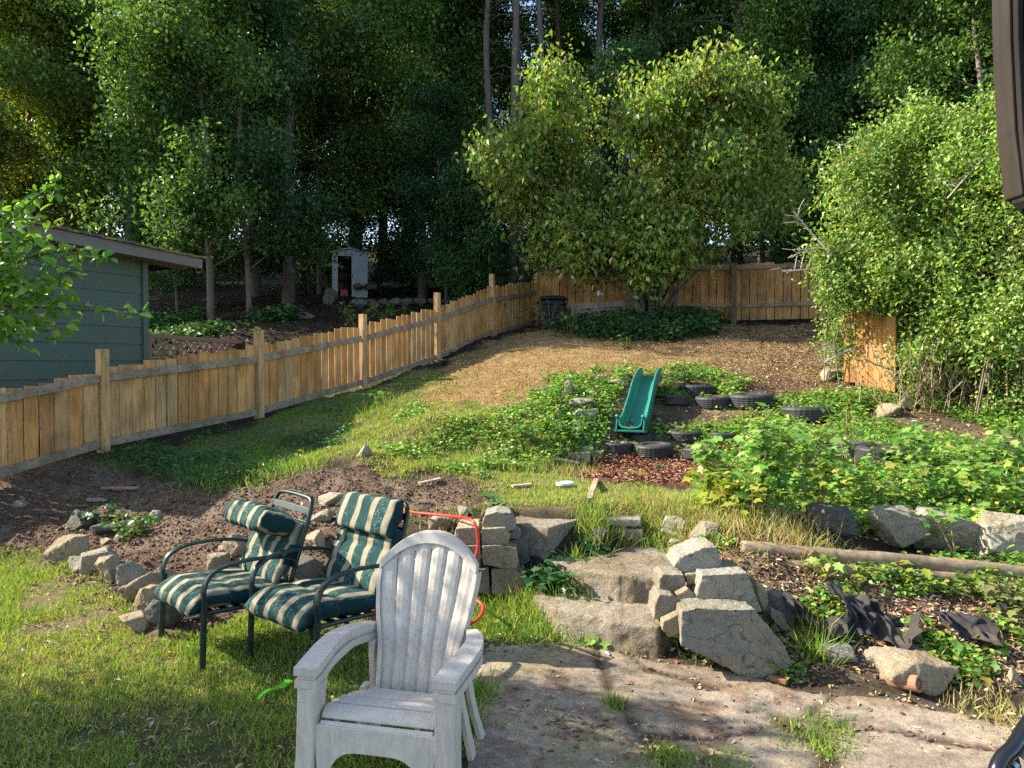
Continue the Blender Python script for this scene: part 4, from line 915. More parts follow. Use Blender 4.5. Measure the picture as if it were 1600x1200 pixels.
g = GP(1408, 1078); m = MB(); m.lathe([(.026, -.09), (.04, -.09), (.04, .09), (.026, .09)], n=20, closed=True); o = m.build('clay_pipe', M['terracotta'], None, smooth=False); o.location = g + up * .035; o.rotation_euler = (R(80), 0, R(35)); tag(o, 'short brown clay pipe lying at the foot of the slope', 'pipe')
# stakes
for px, py, top, lb, r_ in [(1404, 762, 705, 'pale cane stake standing in front of the right tire', .012), (1322, 740, 640, 'reddish bare stem standing among the canes', .009)]:
    g = GP(px, py); hh = (py - top) * mpp(g.y); m = MB(); m.tube([(0, 0, -.1), (.01, 0, hh * .5), (.0, 0, hh)], [r_, r_, r_ * .8], 7, (1, 1, 1)); o = m.build('garden_stake', M['stake'] if r_ > .01 else M['terracotta'], None); o.location = g; tag(o, lb, 'stake')
# lime strip on the lawn
p_, q_ = GP(403, 1103), GP(452, 1073); m = MB(); e = q_ - p_; sd = Vector((-e.y, e.x, 0)).normalized() * .022
V_ = []
for i in range(9):
    f = i / 8; c_ = e * f + up * (.03 + .012 * math.sin(f * 6)); V_ += [c_ + sd * (.3 + .7 * f), c_ - sd * (.3 + .7 * f), c_ - sd * (.3 + .7 * f) + up * .006, c_ + sd * (.3 + .7 * f) + up * .006]
m.add(V_, [(i * 4 + j, i * 4 + (j + 1) % 4, i * 4 + 4 + (j + 1) % 4, i * 4 + 4 + j) for i in range(8) for j in range(4)] + [(3, 2, 1, 0), (32, 33, 34, 35)]); o = m.build('plastic_strip', M['lime'], None); o.location = p_; tag(o, 'lime green plastic strip lying on the lawn', 'plastic strip')
# hose
hp = [at(622, 797, 5.6), at(650, 801, 5.4), at(700, 806, 5.1), at(733, 811, 4.78), at(744, 824, 4.70), at(747, 850, 4.68), at(742, 872, 4.66), at(733, 886, 4.64), at(728, 905, 4.62), at(730, 930, 4.60), at(742, 936, 4.5), at(755, 948, 4.4), at(748, 966, 4.3), at(725, 975, 4.25), at(690, 955, 4.3), at(640, 950, 4.4), at(600, 945, 4.45), at(584, 950, 4.4)]
P_ = smoothpath(hp, 10); P_ = [Vector((p.x, p.y, max(p.z, Hs(p.x, p.y) + .015))) for p in P_]; c0 = P_[0]
m = MB(); m.tube([p - c0 for p in P_], .0095, 10); o = m.build('garden_hose', M['hose'], None, smooth=True); o.location = c0; tag(o, 'red garden hose draped over the left stone stack', 'hose')
P_ = []
for i in range(60): a = i / 60 * 6.28 * 2.6; P_.append(Vector((math.cos(a) * (.13 + .01 * math.sin(i)), math.sin(a) * .13, .02 + i * .0012)))
m = MB(); m.tube(P_, .0125, 8); o = m.build('hose_coil', M['hose'], None, smooth=True); o.location = GP(592, 965) + up * .01; tag(o, 'small coil of red hose on the grass behind the white chair', 'hose')
# black fabric
def sheet(topl, botl, lb, seed, nu=70, nv=34, amp=.05):
    Tp, Bp = smoothpath([at(*p) for p in topl], 8), smoothpath([at(*p) for p in botl], 8)
    def samp(P, f): x = f * (len(P) - 1); i = min(int(x), len(P) - 2); return P[i].lerp(P[i + 1], x - i)
    V = []
    for j in range(nv + 1):
        for i in range(nu + 1):
            u_, v_ = i / nu, j / nv; V.append(samp(Tp, u_).lerp(samp(Bp, u_), v_))
    V = np.array(V); c0 = V.mean(0); q_ = V.copy(); q_[:, 0] *= 1.4
    w = fbm(q_ * np.array([6, 6, 3]) + seed, 3, seed) ; r_ = 1 - np.abs(fbm(q_ * np.array([11, 7, 5]) + seed * 2, 2, seed + 1)) * 2.2
    V[:, 1] -= amp * (w + 1.0 * r_); V[:, 2] += .035 + amp * .5 * w + amp * .5 * r_
    Hh = H(V[:, 0], V[:, 1]) + .03 + .012 * r_; V[:, 2] = np.maximum(V[:, 2], Hh)
    I_ = np.arange((nu + 1) * (nv + 1)).reshape(nv + 1, nu + 1); qd = np.stack([I_[:-1, :-1], I_[1:, :-1], I_[1:, 1:], I_[:-1, 1:]], -1).reshape(-1, 4)
    o = add('weed_fabric', mesh_np('weed_fabric', V - c0, [qd], None, True), M['fabric'], None, tuple(c0)); s_ = o.modifiers.new('s', 'SOLIDIFY'); s_.thickness = .003
    tag(o, lb, 'fabric', 'torn weed fabric on the slope')
sheet([(1308, 938, 4.1), (1345, 940, 4.15), (1375, 955, 4.12), (1400, 985, 4.05), (1430, 965, 4.05)], [(1318, 1000, 3.9), (1355, 1002, 3.88), (1385, 1010, 3.85), (1405, 1030, 3.82), (1428, 1000, 3.85)], 'main crumpled sheet of black weed fabric on the slope', 1)
sheet([(1216, 928, 4.15), (1245, 955, 4.1), (1275, 975, 4.05), (1312, 972, 4.05)], [(1225, 960, 4.02), (1255, 985, 3.95), (1285, 1010, 3.9), (1318, 1000, 3.92)], 'twisted black fabric strip right of the stone stack', 4)
sheet([(1450, 965, 4.05), (1480, 968, 4.08), (1515, 972, 4.05), (1552, 990, 4.0)], [(1462, 985, 3.95), (1495, 1000, 3.9), (1525, 1010, 3.85), (1556, 1024, 3.82)], 'folded black fabric piece toward the right edge', 7)
sheet([(1288, 922, 4.2), (1300, 920, 4.22), (1314, 928, 4.2)], [(1294, 938, 4.1), (1305, 940, 4.1), (1316, 938, 4.1)], 'small black fabric knob above the main sheet', 9, 20, 14, .02)
sheet([(1560, 950, 4.1), (1572, 955, 4.1)], [(1563, 965, 4.05), (1574, 968, 4.05)], 'tiny fabric scrap at the right end', 11, 10, 10, .01)
# ================================================================ WHITE ADIRONDACK CHAIR
WC = Vector((-.485, 2.6, 0)); ang = math.atan2(-.11, .5)
t = thing('adirondack_chair', 'weathered white plastic adirondack chair with a slotted fan back', 'chair', tuple(WC), ang)
def slatpanel(outline_l, outline_r, n): pass
# seat : slats following a curved profile
prof = [(-.015, .215), (-.022, .26), (-.012, .305), (.012, .335), (.05, .348), (.10, .345), (.20, .325), (.30, .295), (.40, .262)]
sp = smoothpath([Vector((0, y, z)) for y, z in prof], 8)
cum = [0]
for a, b in zip(sp[:-1], sp[1:]): cum.append(cum[-1] + (b - a).length)
def sprof(s):
    s = max(0, min(s, cum[-1] - 1e-6)); i = max(k for k in range(len(cum)) if cum[k] <= s); i = min(i, len(sp) - 2); f = (s - cum[i]) / (cum[i + 1] - cum[i]); return sp[i].lerp(sp[i + 1], f), (sp[i + 1] - sp[i]).normalized()
cuts = [0, .105, .19, .29, .385, cum[-1]]
m = MB()
for a, b in zip(cuts[:-1], cuts[1:]):
    rows = []
    for j in range(7):
        s = a + .004 + (b - a - .008) * j / 6; p, tg = sprof(s); nr = Vector((0, -tg.z, tg.y)); rows.append((p + nr * (.0 if 0 < j < 6 else -.003), p - nr * .016))
    V = []; hw = lambda y: .215 - .05 * max(0, y - .05) / .35
    for top, bot in rows: h = hw(top.y); V += [(-h, top.y, top.z), (h, top.y, top.z), (h, bot.y, bot.z), (-h, bot.y, bot.z)]
    m.add(V, [(i * 4 + k, i * 4 + (k + 1) % 4, i * 4 + 4 + (k + 1) % 4, i * 4 + 4 + k) for i in range(6) for k in range(4)] + [(3, 2, 1, 0), (24, 25, 26, 27)])
for x in (-.16, 0, .15): 
    V = []
    for j in range(9): p, tg = sprof(cum[-1] * j / 8); nr = Vector((0, -tg.z, tg.y)); V += [(x - .012, (p - nr * .015).y, (p - nr * .015).z), (x + .012, (p - nr * .015).y, (p - nr * .015).z), (x + .012, (p - nr * .04).y, (p - nr * .04).z), (x - .012, (p - nr * .04).y, (p - nr * .04).z)]
    m.add(V, [(i * 4 + k, i * 4 + (k + 1) % 4, i * 4 + 4 + (k + 1) % 4, i * 4 + 4 + k) for i in range(8) for k in range(4)] + [(3, 2, 1, 0), (32, 33, 34, 35)])
m.build('seat', M['white_plastic'], t, bevel=.004)
# apron with arch under the seat front
N = 20; out_ = [(-.215, .30), (.215, .30)]; arch = []
for i in range(N + 1):
    x = .20 - .40 * i / N; e = abs(x) / .20; arch.append((x, .215 - .165 * max(0, e ** 5.0)))
pts = [(-.235, .30), (.235, .30), (.235, .05)] + arch + [(-.235, .05)]
m = MB(); V = [(x, -.02 + .01 * (z < .2), z) for x, z in pts]
# build as strips to stay convex
V = []; F_ = []
for i, (x, z) in enumerate(arch):
    V += [(x * 1.17, -.022, .30), (x * 1.06 if abs(x) > .19 else x, -.030 - .02 * (.3 - z), z), (x * 1.17, .0, .30), (x * 1.06 if abs(x) > .19 else x, -.006 - .02 * (.3 - z), z)]
for i in range(N): a = i * 4; b = a + 4; F_ += [(a, b, b + 1, a + 1), (a + 2, a + 3, b + 3, b + 2), (a + 1, b + 1, b + 3, a + 3), (a, a + 2, b + 2, b)]
m.add(V, F_ + [(0, 1, 3, 2), (N * 4, N * 4 + 2, N * 4 + 3, N * 4 + 1)]); m.build('apron', M['white_plastic'], t, bevel=.003)
# back : fan of slats
def backpt(u, v):
    """u -1..1, v 0..1 ; top row follows the arch"""
    hwk = [(0, .160), (.25, .166), (.40, .176), (.60, .200), (.85, .219), (1, .219)]
    for (a, wa), (b, wb) in zip(hwk[:-1], hwk[1:]):
        if v <= b + 1e-9: hw = wa + (wb - wa) * (v - a) / (b - a); break
    ztop = .862 - .122 * abs(u) ** 2.3; z = .255 + (ztop - .255) * v
    y = .395 + (z - .255) * .40 - .025 * (1 - u * u) * -1 * .6 - .05 * v * (1 - v)
    if abs(u) > .80: pass
    return Vector((u * hw, y, z))
us = []; gaps = set(); ns = 6
edges = [-1 + 2 * i / ns for i in range(ns + 1)]
for i in range(ns):
    a, b = edges[i], edges[i + 1]; a2 = a + (.024 if i else 0); b2 = b - (.024 if i < ns - 1 else 0)
    us += [a2, a2 + (b2 - a2) * .2, a2 + (b2 - a2) * .5, a2 + (b2 - a2) * .8, b2]
vsn = [0, .03, .06, .09] + [.09 + .36 * k / 8 for k in range(1, 9)] + [.47, .49] + [.49 + .39 * k / 10 for k in range(1, 11)] + [.91, .94, .97, 1.0]
nu_, nv_ = len(us), len(vsn); V = []
for v in vsn:
    for k, u in enumerate(us):
        p = backpt(u, v); j = k % 5; 
        p.y += .008 if j in (0, 4) else (-.003 if j == 2 else 0)
        V.append(p)
F_ = []
for r_ in range(nv_ - 1):
    vm = (vsn[r_] + vsn[r_ + 1]) / 2
    for k in range(nu_ - 1):
        if k % 5 == 4 and ((.09 < vm < .45) or (.49 < vm < .88)): continue
        F_.append((r_ * nu_ + k, r_ * nu_ + k + 1, (r_ + 1) * nu_ + k + 1, (r_ + 1) * nu_ + k))
m = MB().add(V, F_); o = m.build('backrest', M['white_plastic'], t); s_ = o.modifiers.new('s', 'SOLIDIFY'); s_.thickness = .016; s_.offset = 0
b_ = o.modifiers.new('b', 'BEVEL'); b_.width = .0035; b_.segments = 2; b_.limit_method = 'ANGLE'; b_.angle_limit = R(40)
# rim along the arch
V = []; F_ = []; nn = 40
for i in range(nn + 1):
    u = -1 + 2 * i / nn; p1 = backpt(u, 1.0); p2 = backpt(u, .925 if abs(u) < .9 else .925); V += [p1 + Vector((0, -.021, .004)), p2 + Vector((0, -.0195, 0)), p2 + Vector((0, -.008, 0)), p1 + Vector((0, .018, .004))]
for i in range(nn): a = i * 4; b = a + 4; F_ += [(a + k, a + (k + 1) % 4, b + (k + 1) % 4, b + k) for k in range(4)]
MB().add(V, F_ + [(3, 2, 1, 0), (nn * 4, nn * 4 + 1, nn * 4 + 2, nn * 4 + 3)]).build('top_rim', M['white_plastic'], t, bevel=.004)
V = []; F_ = []                                                     # raised edge ribs down both sides
for sx in (-1, 1):
    V = []; F_ = []
    for i in range(17):
        v = i / 16 * .94; p = backpt(sx, v); V += [p + Vector((-sx * .016, -.018, 0)), p + Vector((sx * .004, -.020, 0)), p + Vector((sx * .012, .03, 0)), p + Vector((sx * .002, .034, 0)), p + Vector((-sx * .004, 0, 0))]
    for i in range(16): a = i * 5; b = a + 5; F_ += [(a + k, a + (k + 1) % 5, b + (k + 1) % 5, b + k) for k in range(5)]
    MB().add(V, F_ + [(4, 3, 2, 1, 0), (80, 81, 82, 83, 84)]).build('side_rib', M['white_plastic'], t, bevel=.003)
# arms : curved plan, two stacked lips
for sx in (-1, 1):
    cen = [(.262, -.03), (.268, .05), (.278, .15), (.283, .25), (.272, .34), (.245, .42), (.215, .485)]; wid = [.088, .088, .084, .078, .068, .054, .040]
    zt = [.505, .512, .520, .524, .522, .515, .505]
    cs = smoothpath([Vector((x, y, z)) for (x, y), z in zip(cen, zt)], 6); wv = np.interp(np.linspace(0, 1, len(cs)), np.linspace(0, 1, 7), wid)
    def armslab(inset, z0, z1, trunc=0):
        V = []; n_ = len(cs)
        for i, p in enumerate(cs):
            tg = (cs[min(i + 1, n_ - 1)] - cs[max(i - 1, 0)]).normalized(); sd = Vector((tg.y, -tg.x, 0)); h = wv[i] / 2 - inset
            yo = inset if i == 0 else 0
            for s_, zz in ((-1, z1), (1, z1), (1, z0), (-1, z0)): q_ = p + sd * s_ * h; V.append((q_.x * sx, q_.y + yo, p.z + zz))
        return V, [(i * 4 + k, i * 4 + (k + 1) % 4, i * 4 + 4 + (k + 1) % 4, i * 4 + 4 + k) for i in range(n_ - 1) for k in range(4)] + [(3, 2, 1, 0), tuple((n_ - 1) * 4 + k for k in range(4))]
    m = MB(); m.add(*armslab(0, -.030, 0)); m.add(*armslab(.010, -.046, -.031)); m.add(*armslab(.002, -.076, -.047)); m.build('armrest', M['white_plastic'], t, bevel=.005)
    # front leg : broad L shaped panel
    V = []
    for z, x0, x1, y0, y1 in ((.43, .222, .300, -.025, .075), (.36, .224, .300, -.028, .06), (.18, .228, .302, -.038, .055), (0, .225, .312, -.055, .06)):
        V += [(x0 * sx, y0, z), (x1 * sx, y0 + .004, z), (x1 * sx, y1, z), (x0 * sx, y1, z)]
    MB().add(V, [(i * 4 + k, i * 4 + (k + 1) % 4, i * 4 + 4 + (k + 1) % 4, i * 4 + 4 + k) for i in range(3) for k in range(4)] + [(3, 2, 1, 0), (12, 13, 14, 15)]).build('front_leg', M['white_plastic'], t, bevel=.008)
    # curved bracket below the arm
    br = [Vector((.262 * sx, y, z)) for y, z in ((.05, .34), (.065, .395), (.11, .432), (.2, .446), (.34, .448))]; bp = smoothpath(br, 6); V = []
    for p in bp: V += [(p.x - .026, p.y, p.z), (p.x + .026, p.y, p.z), (p.x + .026, p.y - .03, p.z + .03), (p.x - .026, p.y - .03, p.z + .03)]
    n_ = len(bp); MB().add(V, [(i * 4 + k, i * 4 + (k + 1) % 4, i * 4 + 4 + (k + 1) % 4, i * 4 + 4 + k) for i in range(n_ - 1) for k in range(4)] + [(3, 2, 1, 0), tuple((n_ - 1) * 4 + k for k in range(4))]).build('arm_bracket', M['white_plastic'], t, bevel=.004)
    # rear leg : forked prop
    m = MB()
    for y0, y1 in ((.36, .40), (.44, .56)):
        pp = smoothpath([Vector((.20 * sx, y0, .44 if y0 > .4 else .29)), Vector((.215 * sx, (y0 + y1) / 2 - .01, .2)), Vector((.245 * sx, y1, .0))], 8); V = []
        for i, p in enumerate(pp): w = .026 + .014 * (i / len(pp)) * 0; V += [(p.x - .012, p.y - w, p.z), (p.x + .012, p.y - w, p.z), (p.x + .012, p.y + w, p.z), (p.x - .012, p.y + w, p.z)]
        n_ = len(pp); m.add(V, [(i * 4 + k, i * 4 + (k + 1) % 4, i * 4 + 4 + (k + 1) % 4, i * 4 + 4 + k) for i in range(n_ - 1) for k in range(4)] + [(3, 2, 1, 0), tuple((n_ - 1) * 4 + k for k in range(4))])
    m.build('rear_leg', M['white_plastic'], t, bevel=.005)
    m = MB(); m.bar((.205 * sx, .02, .27), (.17 * sx, .43, .21), .02, .09); m.build('side_rail', M['white_plastic'], t, bevel=.005)

# ================================================================ STRIPED PATIO CHAIRS
def cushion(name, parent, w, l, th, fn, nu=30, nv=34, tuft=(3,), offs=0.0, ruffle=0, seed=0, wob=.004):
    """closed puffy slab; fn(v, h) -> (y,z) maps length v 0..1 and height h"""
    V = []; S = []; rr = random.Random(seed); ph = rr.uniform(0, 9)
    for side in (1, -1):
        for j in range(nv + 1):
            for i in range(nu + 1):
                u = -1 + 2 * i / nu; v = j / nv; vv = 2 * v - 1
                e = max(0, (1 - abs(u) ** 6) * (1 - abs(vv) ** 7)) ** .40; hgt = th / 2 * e
                for tv in tuft: hgt -= th * .10 * math.exp(-((v - tv) / .05) ** 2) * (e)
                if ruffle: hgt += ruffle * math.sin(u * 26 + ph) * max(0, v - .45) * e
                x = u * w / 2 * (1 - .03 * abs(vv) ** 4) ; x += wob * math.sin(v * 11 + ph) * abs(u)
                y, z = fn(v, side * hgt + wob * math.sin(u * 5 + v * 7 + ph))
                V.append((x, y, z)); eg = 1.0 if (abs(u) > .985 or side < 0 and abs(u) > .8) else 0.0; S.append(((x + w + offs), eg, 0))
    n1 = (nu + 1) * (nv + 1); F_ = []
    for j in range(nv):
        for i in range(nu):
            a = j * (nu + 1) + i; b = a + nu + 1; F_ += [(a, a + 1, b + 1, b), (n1 + a, n1 + b, n1 + b + 1, n1 + a + 1)]
    for j in range(nv):
        for i in (0, nu): a = j * (nu + 1) + i; b = a + nu + 1; F_.append((a, b, n1 + b, n1 + a) if i == 0 else (b, a, n1 + a, n1 + b))
    for i in range(nu):
        for j in (0, nv): a = j * (nu + 1) + i; F_.append((a + 1, a, n1 + a, n1 + a + 1) if j == 0 else (a, a + 1, n1 + a + 1, n1 + a))
    me = bpy.data.meshes.new(name); me.from_pydata(V, [], F_); bm = bmesh.new(); bm.from_mesh(me); bmesh.ops.remove_doubles(bm, verts=bm.verts, dist=1e-5); bmesh.ops.recalc_face_normals(bm, faces=bm.faces); bm.to_mesh(me); bm.free()
    a_ = me.color_attributes.new('stripe', 'FLOAT_COLOR', 'POINT')
    for i, v in enumerate(me.vertices): a_.data[i].color = (v.co.x + .5 + offs, 1.0 if abs(v.co.x) > w / 2 * .93 else 0, 0, 1)
    for p in me.polygons: p.use_smooth = True
    o = add(name, me, M['cushion'], parent)
    # piping around the edge
    return o
def patio_chair(loc, rz, label, folded=False, offs=0.0):
    t = thing('patio_chair', label, 'chair', loc, rz, 'striped patio chairs on the lawn'); t.scale = (1.04, 1.04, .975)
    flat = .55
    for sx in (-1, 1):
        x = .285 * sx
        pp = smoothpath([(x * 1.02, -.03, 0), (x, -.02, .25), (x, -.01, .41)], 8)
        m = MB(); m.tube(pp, .017, 10, flat=.75); m.build('front_leg', M['green_metal'], t, smooth=True)
        pp = smoothpath([(x, -.012, .36), (x, -.02, .44), (x, .01, .515), (x, .09, .555), (x, .22, .565), (x, .38, .548), (x * .97, .47, .515), (x * .93, .485, .46)], 8)
        m = MB(); V = []
        for i, p in enumerate(pp):
            tg = (pp[min(i + 1, len(pp) - 1)] - pp[max(i - 1, 0)]).normalized(); n_ = Vector((1, 0, 0)).cross(tg).normalized()
            for a, b in ((-.021, -.008), (.021, -.008), (.021, .002), (.012, .0075), (.0, .009), (-.012, .0075), (-.021, .002)): V.append(p + Vector((a, 0, 0)) - n_ * b * -1)
        k_ = 7; m.add(V, [(i * k_ + j, i * k_ + (j + 1) % k_, (i + 1) * k_ + (j + 1) % k_, (i + 1) * k_ + j) for i in range(len(pp) - 1) for j in range(k_)] + [tuple(range(k_)), tuple((len(pp) - 1) * k_ + j for j in range(k_))])
        m.build('arm', M['green_metal'], t, bevel=.0)
        m = MB(); m.tube(smoothpath([(x * .93, .42, .42), (x * .95, .52, .22), (x, .60, 0)], 8), .015, 10); m.build('rear_leg', M['green_metal'], t, smooth=True)
        m = MB(); m.tube(smoothpath([(x * .95, -.02, .315), (x * .93, .2, .30), (x * .9, .42, .29), (x * .86, .47, .36)], 8), .013, 8); m.build('seat_rail', M['green_metal'], t, smooth=True)
    # back frame: loop
    a = smoothpath([(-.245, .455, .30), (-.24, .50, .45), (-.225, .575, .66), (-.215, .615, .775), (-.19, .632, .825), (-.14, .636, .838), (0, .637, .842), (.14, .636, .838), (.19, .632, .825), (.215, .615, .775), (.225, .575, .66), (.24, .50, .45), (.245, .455, .30)], 6)
    bf = MB().tube(a, .013, 10).build('back_frame', M['green_metal'], t, smooth=True)
    for z_, y_ in ((.765, .605), (.69, .578), (.6, .545)):
        m = MB(); m.box((0, y_, z_), (.43, .008, .04), Matrix.Rotation(R(-18), 3, 'X')); m.build('cross_slat', M['green_metal'], t, bevel=.002)
    m = MB(); m.tube([(-.27, -.01, .31), (.27, -.01, .31)], .013, 8); m.tube([(-.25, .42, .29), (.25, .42, .29)], .012, 8); m.build('stretcher', M['green_metal'], t)
    m = MB()
    for i in range(6): y = .04 + i * .07; m.box((0, y, .303 - i * .001), (.53, .035, .006))
    m.build('seat_strap', M['green_metal'], t)
    sc = cushion('seat_cushion', t, .53, .52, .115, lambda v, h: (-.085 + .51 * v, .378 - .045 * v + h - .055 * max(0, .2 - v) / .2), tuft=(.5,), offs=offs, seed=1)
    def bk(v, h): y = .405 + .155 * v; z = .355 + .345 * v; return (y - h * .92, z + h * .35)
    cushion('back_cushion', t, .50, .38, .10, bk, tuft=(.35, .68), offs=offs, seed=2)
    if not folded:
        def hd(v, h): y = .535 + .085 * v; z = .665 + .205 * v; return (y - .05 - h * .93, z + h * .33)
        cushion('head_cushion', t, .49, .23, .095, hd, nv=20, tuft=(), offs=offs, seed=3)
    else:
        def hd(v, h): y = .50 - .19 * v; z = .685 + .085 * v; return (y + h * .45, z + h * .9)
        cushion('head_cushion', t, .50, .2, .15, hd, nu=60, nv=20, tuft=(), offs=offs, ruffle=.012, seed=3)
    return t
v1 = Vector((.72, -.69, 0)); a1 = math.atan2(-.69, .72)
c1 = patio_chair((-1.80, 4.03, -.01), a1 - R(2), 'green metal chair whose striped head cushion flops forward off its frame', True)
CC = None
c2 = patio_chair((-1.175, 3.79, -.005), R(-40), 'green metal chair with striped head cushion standing upright', False, .03)

# ================================================================ PORCH POST, BLACK CHAIR (near camera)
t = thing('porch_post', 'dark brown wooden porch timber at the upper right edge', 'post', tuple(at(1600, 320, 1.35)))
D = 1.35
for i, (xa, xb, dd, col_) in enumerate([(0, 12, 0.0, (.034, .027, .02)), (12.5, 22, -.012, (.022, .018, .014)), (22.5, 60, -.004, (.018, .015, .013)), (60.5, 130, .004, (.03, .025, .021))]):
    def pv(x, y): return at(x, y, D + dd)
    m = MB(); yb = [312, 318, 330, 360][i]; ye = [318, 330, 360, 420][i]
    tl_, bl_ = 1572, 1597
    m.prism([pv(tl_ + xa, -300), pv(tl_ + xb, -300), pv(tl_ + xb + 6, 60), pv(bl_ - 12 + xb, 200), pv(bl_ + xb, ye - 8), pv(bl_ + xa, yb - 8), pv(bl_ - 12 + xa, 200), pv(tl_ + xa + 6, 60)], (0, .05, 0), col_)
    m.build('plank', M['fence'], t, world=True, bevel=.003)
D = 2.0
t = thing('sling_chair', 'black tubular chair arm with grey sling at the lower right corner', 'chair', (at(1600, 1180, D).x + .2, D, 0))
arm = smoothpath([at(1625, 1105, D + .12), at(1602, 1138, D + .06), at(1584, 1168, D), at(1566, 1186, D - .03), at(1556, 1212, D - .05), at(1552, 1260, D - .05)], 8)
m = MB(); m.tube(arm, .021, 12); m.build('arm', M['black_tube'], t, world=True, smooth=True)
fp_ = arm[-1]; m = MB(); m.tube([fp_, Vector((fp_.x + .02, fp_.y, 0))], .016, 10); m.build('front_leg', M['black_tube'], t, world=True, smooth=True)
pb = at(1625, 1105, D + .12); m = MB(); m.tube([pb, Vector((pb.x + .3, pb.y + .25, 0))], .016, 10); m.build('rear_leg', M['black_tube'], t, world=True, smooth=True)
m = MB(); m.tube(smoothpath([at(1578, 1176, D), at(1584, 1196, D), at(1592, 1230, D + .02), at(1640, 1300, D + .1)], 6), .018, 10); m.build('link_bar', M['black_tube'], t, world=True, smooth=True)
p = at(1581, 1190, D - .02); m = MB(); m.tube([p + Vector((0, -.022, 0)), p + Vector((0, .01, 0))], .007, 10); m.build('bolt', M['shed_white'], t, world=True)
m = MB(); m.add([at(1592, 1182, D + .01), at(1625, 1135, D + .12), at(1760, 1150, D + .12), at(1700, 1260, D + .01)], [(0, 1, 2, 3)]); o = m.build('sling', M['fascia'], t, world=True); s_ = o.modifiers.new('s', 'SOLIDIFY'); s_.thickness = .004

# ================================================================ TREES
def branchy(path_pts, r0, r1, n=6): 
    pp = smoothpath(path_pts, 5); return pp, [r0 + (r1 - r0) * (i / (len(pp) - 1)) ** .8 for i in range(len(pp))]
def crown_mesh(name, C, S, n, L, wr, palette, T=T4, droop=.3, seed=0, tilt=.8, sub=9, flat=.5):
    """C cluster centres, S sigmas"""
    rng = np.random.default_rng(seed); C = np.asarray(C, float); S = np.asarray(S, float)
    pr = S ** 2 / (S ** 2).sum(); idx = rng.choice(len(C), max(n // sub, 1), p=pr)
    tw = C[idx] + rng.normal(0, 1, (len(idx), 3)) * S[idx][:, None] * np.array([.72, .72, flat])                        # twigs
    ti = rng.integers(0, len(tw), n); P = tw[ti] + rng.normal(0, 1, (n, 3)) * L * 1.6
    tint = rng.normal(0, .22, len(tw))[ti]
    d = rdir(n, rng); d[:, 2] -= droop; nr = rdir(n, rng) * tilt; nr[:, 2] += 1.0
    Ls = L * rng.uniform(.6, 1.3, n); cc = pal(n, palette, .16, rng) * (1 + tint)[:, None]
    V, F_, Cc = leaves(P, d, nr, Ls, Ls * wr, cc, T); return mesh_np(name, V, F_, Cc)
BK = (.20, .165, .135)
def forest_tree(seed, h, cb, cr, n, L, palette, lean=0, name='broadleaf_tree', r0=.16, bare=0):
    rr = random.Random(seed); tr = MB(); pts = [Vector((0, 0, -.5))]; x = y = 0
    for k in range(1, 8): x += rr.gauss(0, .10) + lean * h / 7; y += rr.gauss(0, .10); pts.append(Vector((x, y, h * k / 7)))
    pp, rd_ = branchy(pts, r0, .03); tr.tube(pp, rd_, 9, BK); C = []; S = []
    def along(f): i = min(int(f * (len(pp) - 1)), len(pp) - 2); return pp[i].lerp(pp[i + 1], f * (len(pp) - 1) - i)
    nb = int(12 + h * 2.3)
    for k in range(nb):
        f = cb + (1 - cb) * (k + rr.random()) / nb; p = along(min(f, .99)); a = rr.uniform(0, 6.28); g_ = (f - cb) / (1 - cb); ln = cr * (1 - .75 * g_ ** 1.6) * rr.uniform(.6, 1.15)
        up_ = rr.uniform(-.15, .45); e = p + Vector((math.cos(a) * ln, math.sin(a) * ln, ln * up_)); mid = p.lerp(e, .5) + Vector((0, 0, ln * .12))
        bp, br_ = branchy([p, mid, e], max(.02, r0 * .3 * (1 - g_ * .6)), .008); tr.tube(bp, br_, 5, BK, cap=False)
        for q_, s_ in ((.45, .5), (.72, .62), (1.0, .6)):
            c_ = p.lerp(e, q_) + Vector((rr.gauss(0, .2), rr.gauss(0, .2), rr.gauss(0, .2) + .1)); C.append(tuple(c_)); S.append(s_ * rr.uniform(.45, 1.0) * (.45 + cr * .13))
    for k in range(bare):
        f = rr.uniform(.15, cb); p = along(f); a = rr.uniform(0, 6.28); ln = rr.uniform(.4, 1.1); bp, br_ = branchy([p, p + Vector((math.cos(a) * ln * .6, math.sin(a) * ln * .6, ln * .1)), p + Vector((math.cos(a) * ln, math.sin(a) * ln, -ln * .1))], .02, .005); tr.tube(bp, br_, 4, BK, cap=False)
    C.append(tuple(pp[-1])); S.append(.6)
    t = thing(name, None, 'tree'); tr.build('trunk', M['bark'], t, smooth=True)
    add('crown', crown_mesh('crown', C, S, n, L, .62, palette, droop=.35, seed=seed), M['leaf_far'], t); return t
DG = [(.085, .165, .042), (.105, .19, .048), (.065, .135, .036), (.13, .215, .055), (.08, .155, .05)]
MG = [(.10, .20, .045), (.13, .24, .05), (.08, .165, .04), (.16, .26, .06)]
BG = [(.06, .15, .055), (.08, .18, .06), (.05, .12, .045)]
YG = [(.16, .22, .04), (.20, .25, .045), (.24, .24, .04), (.12, .18, .035)]
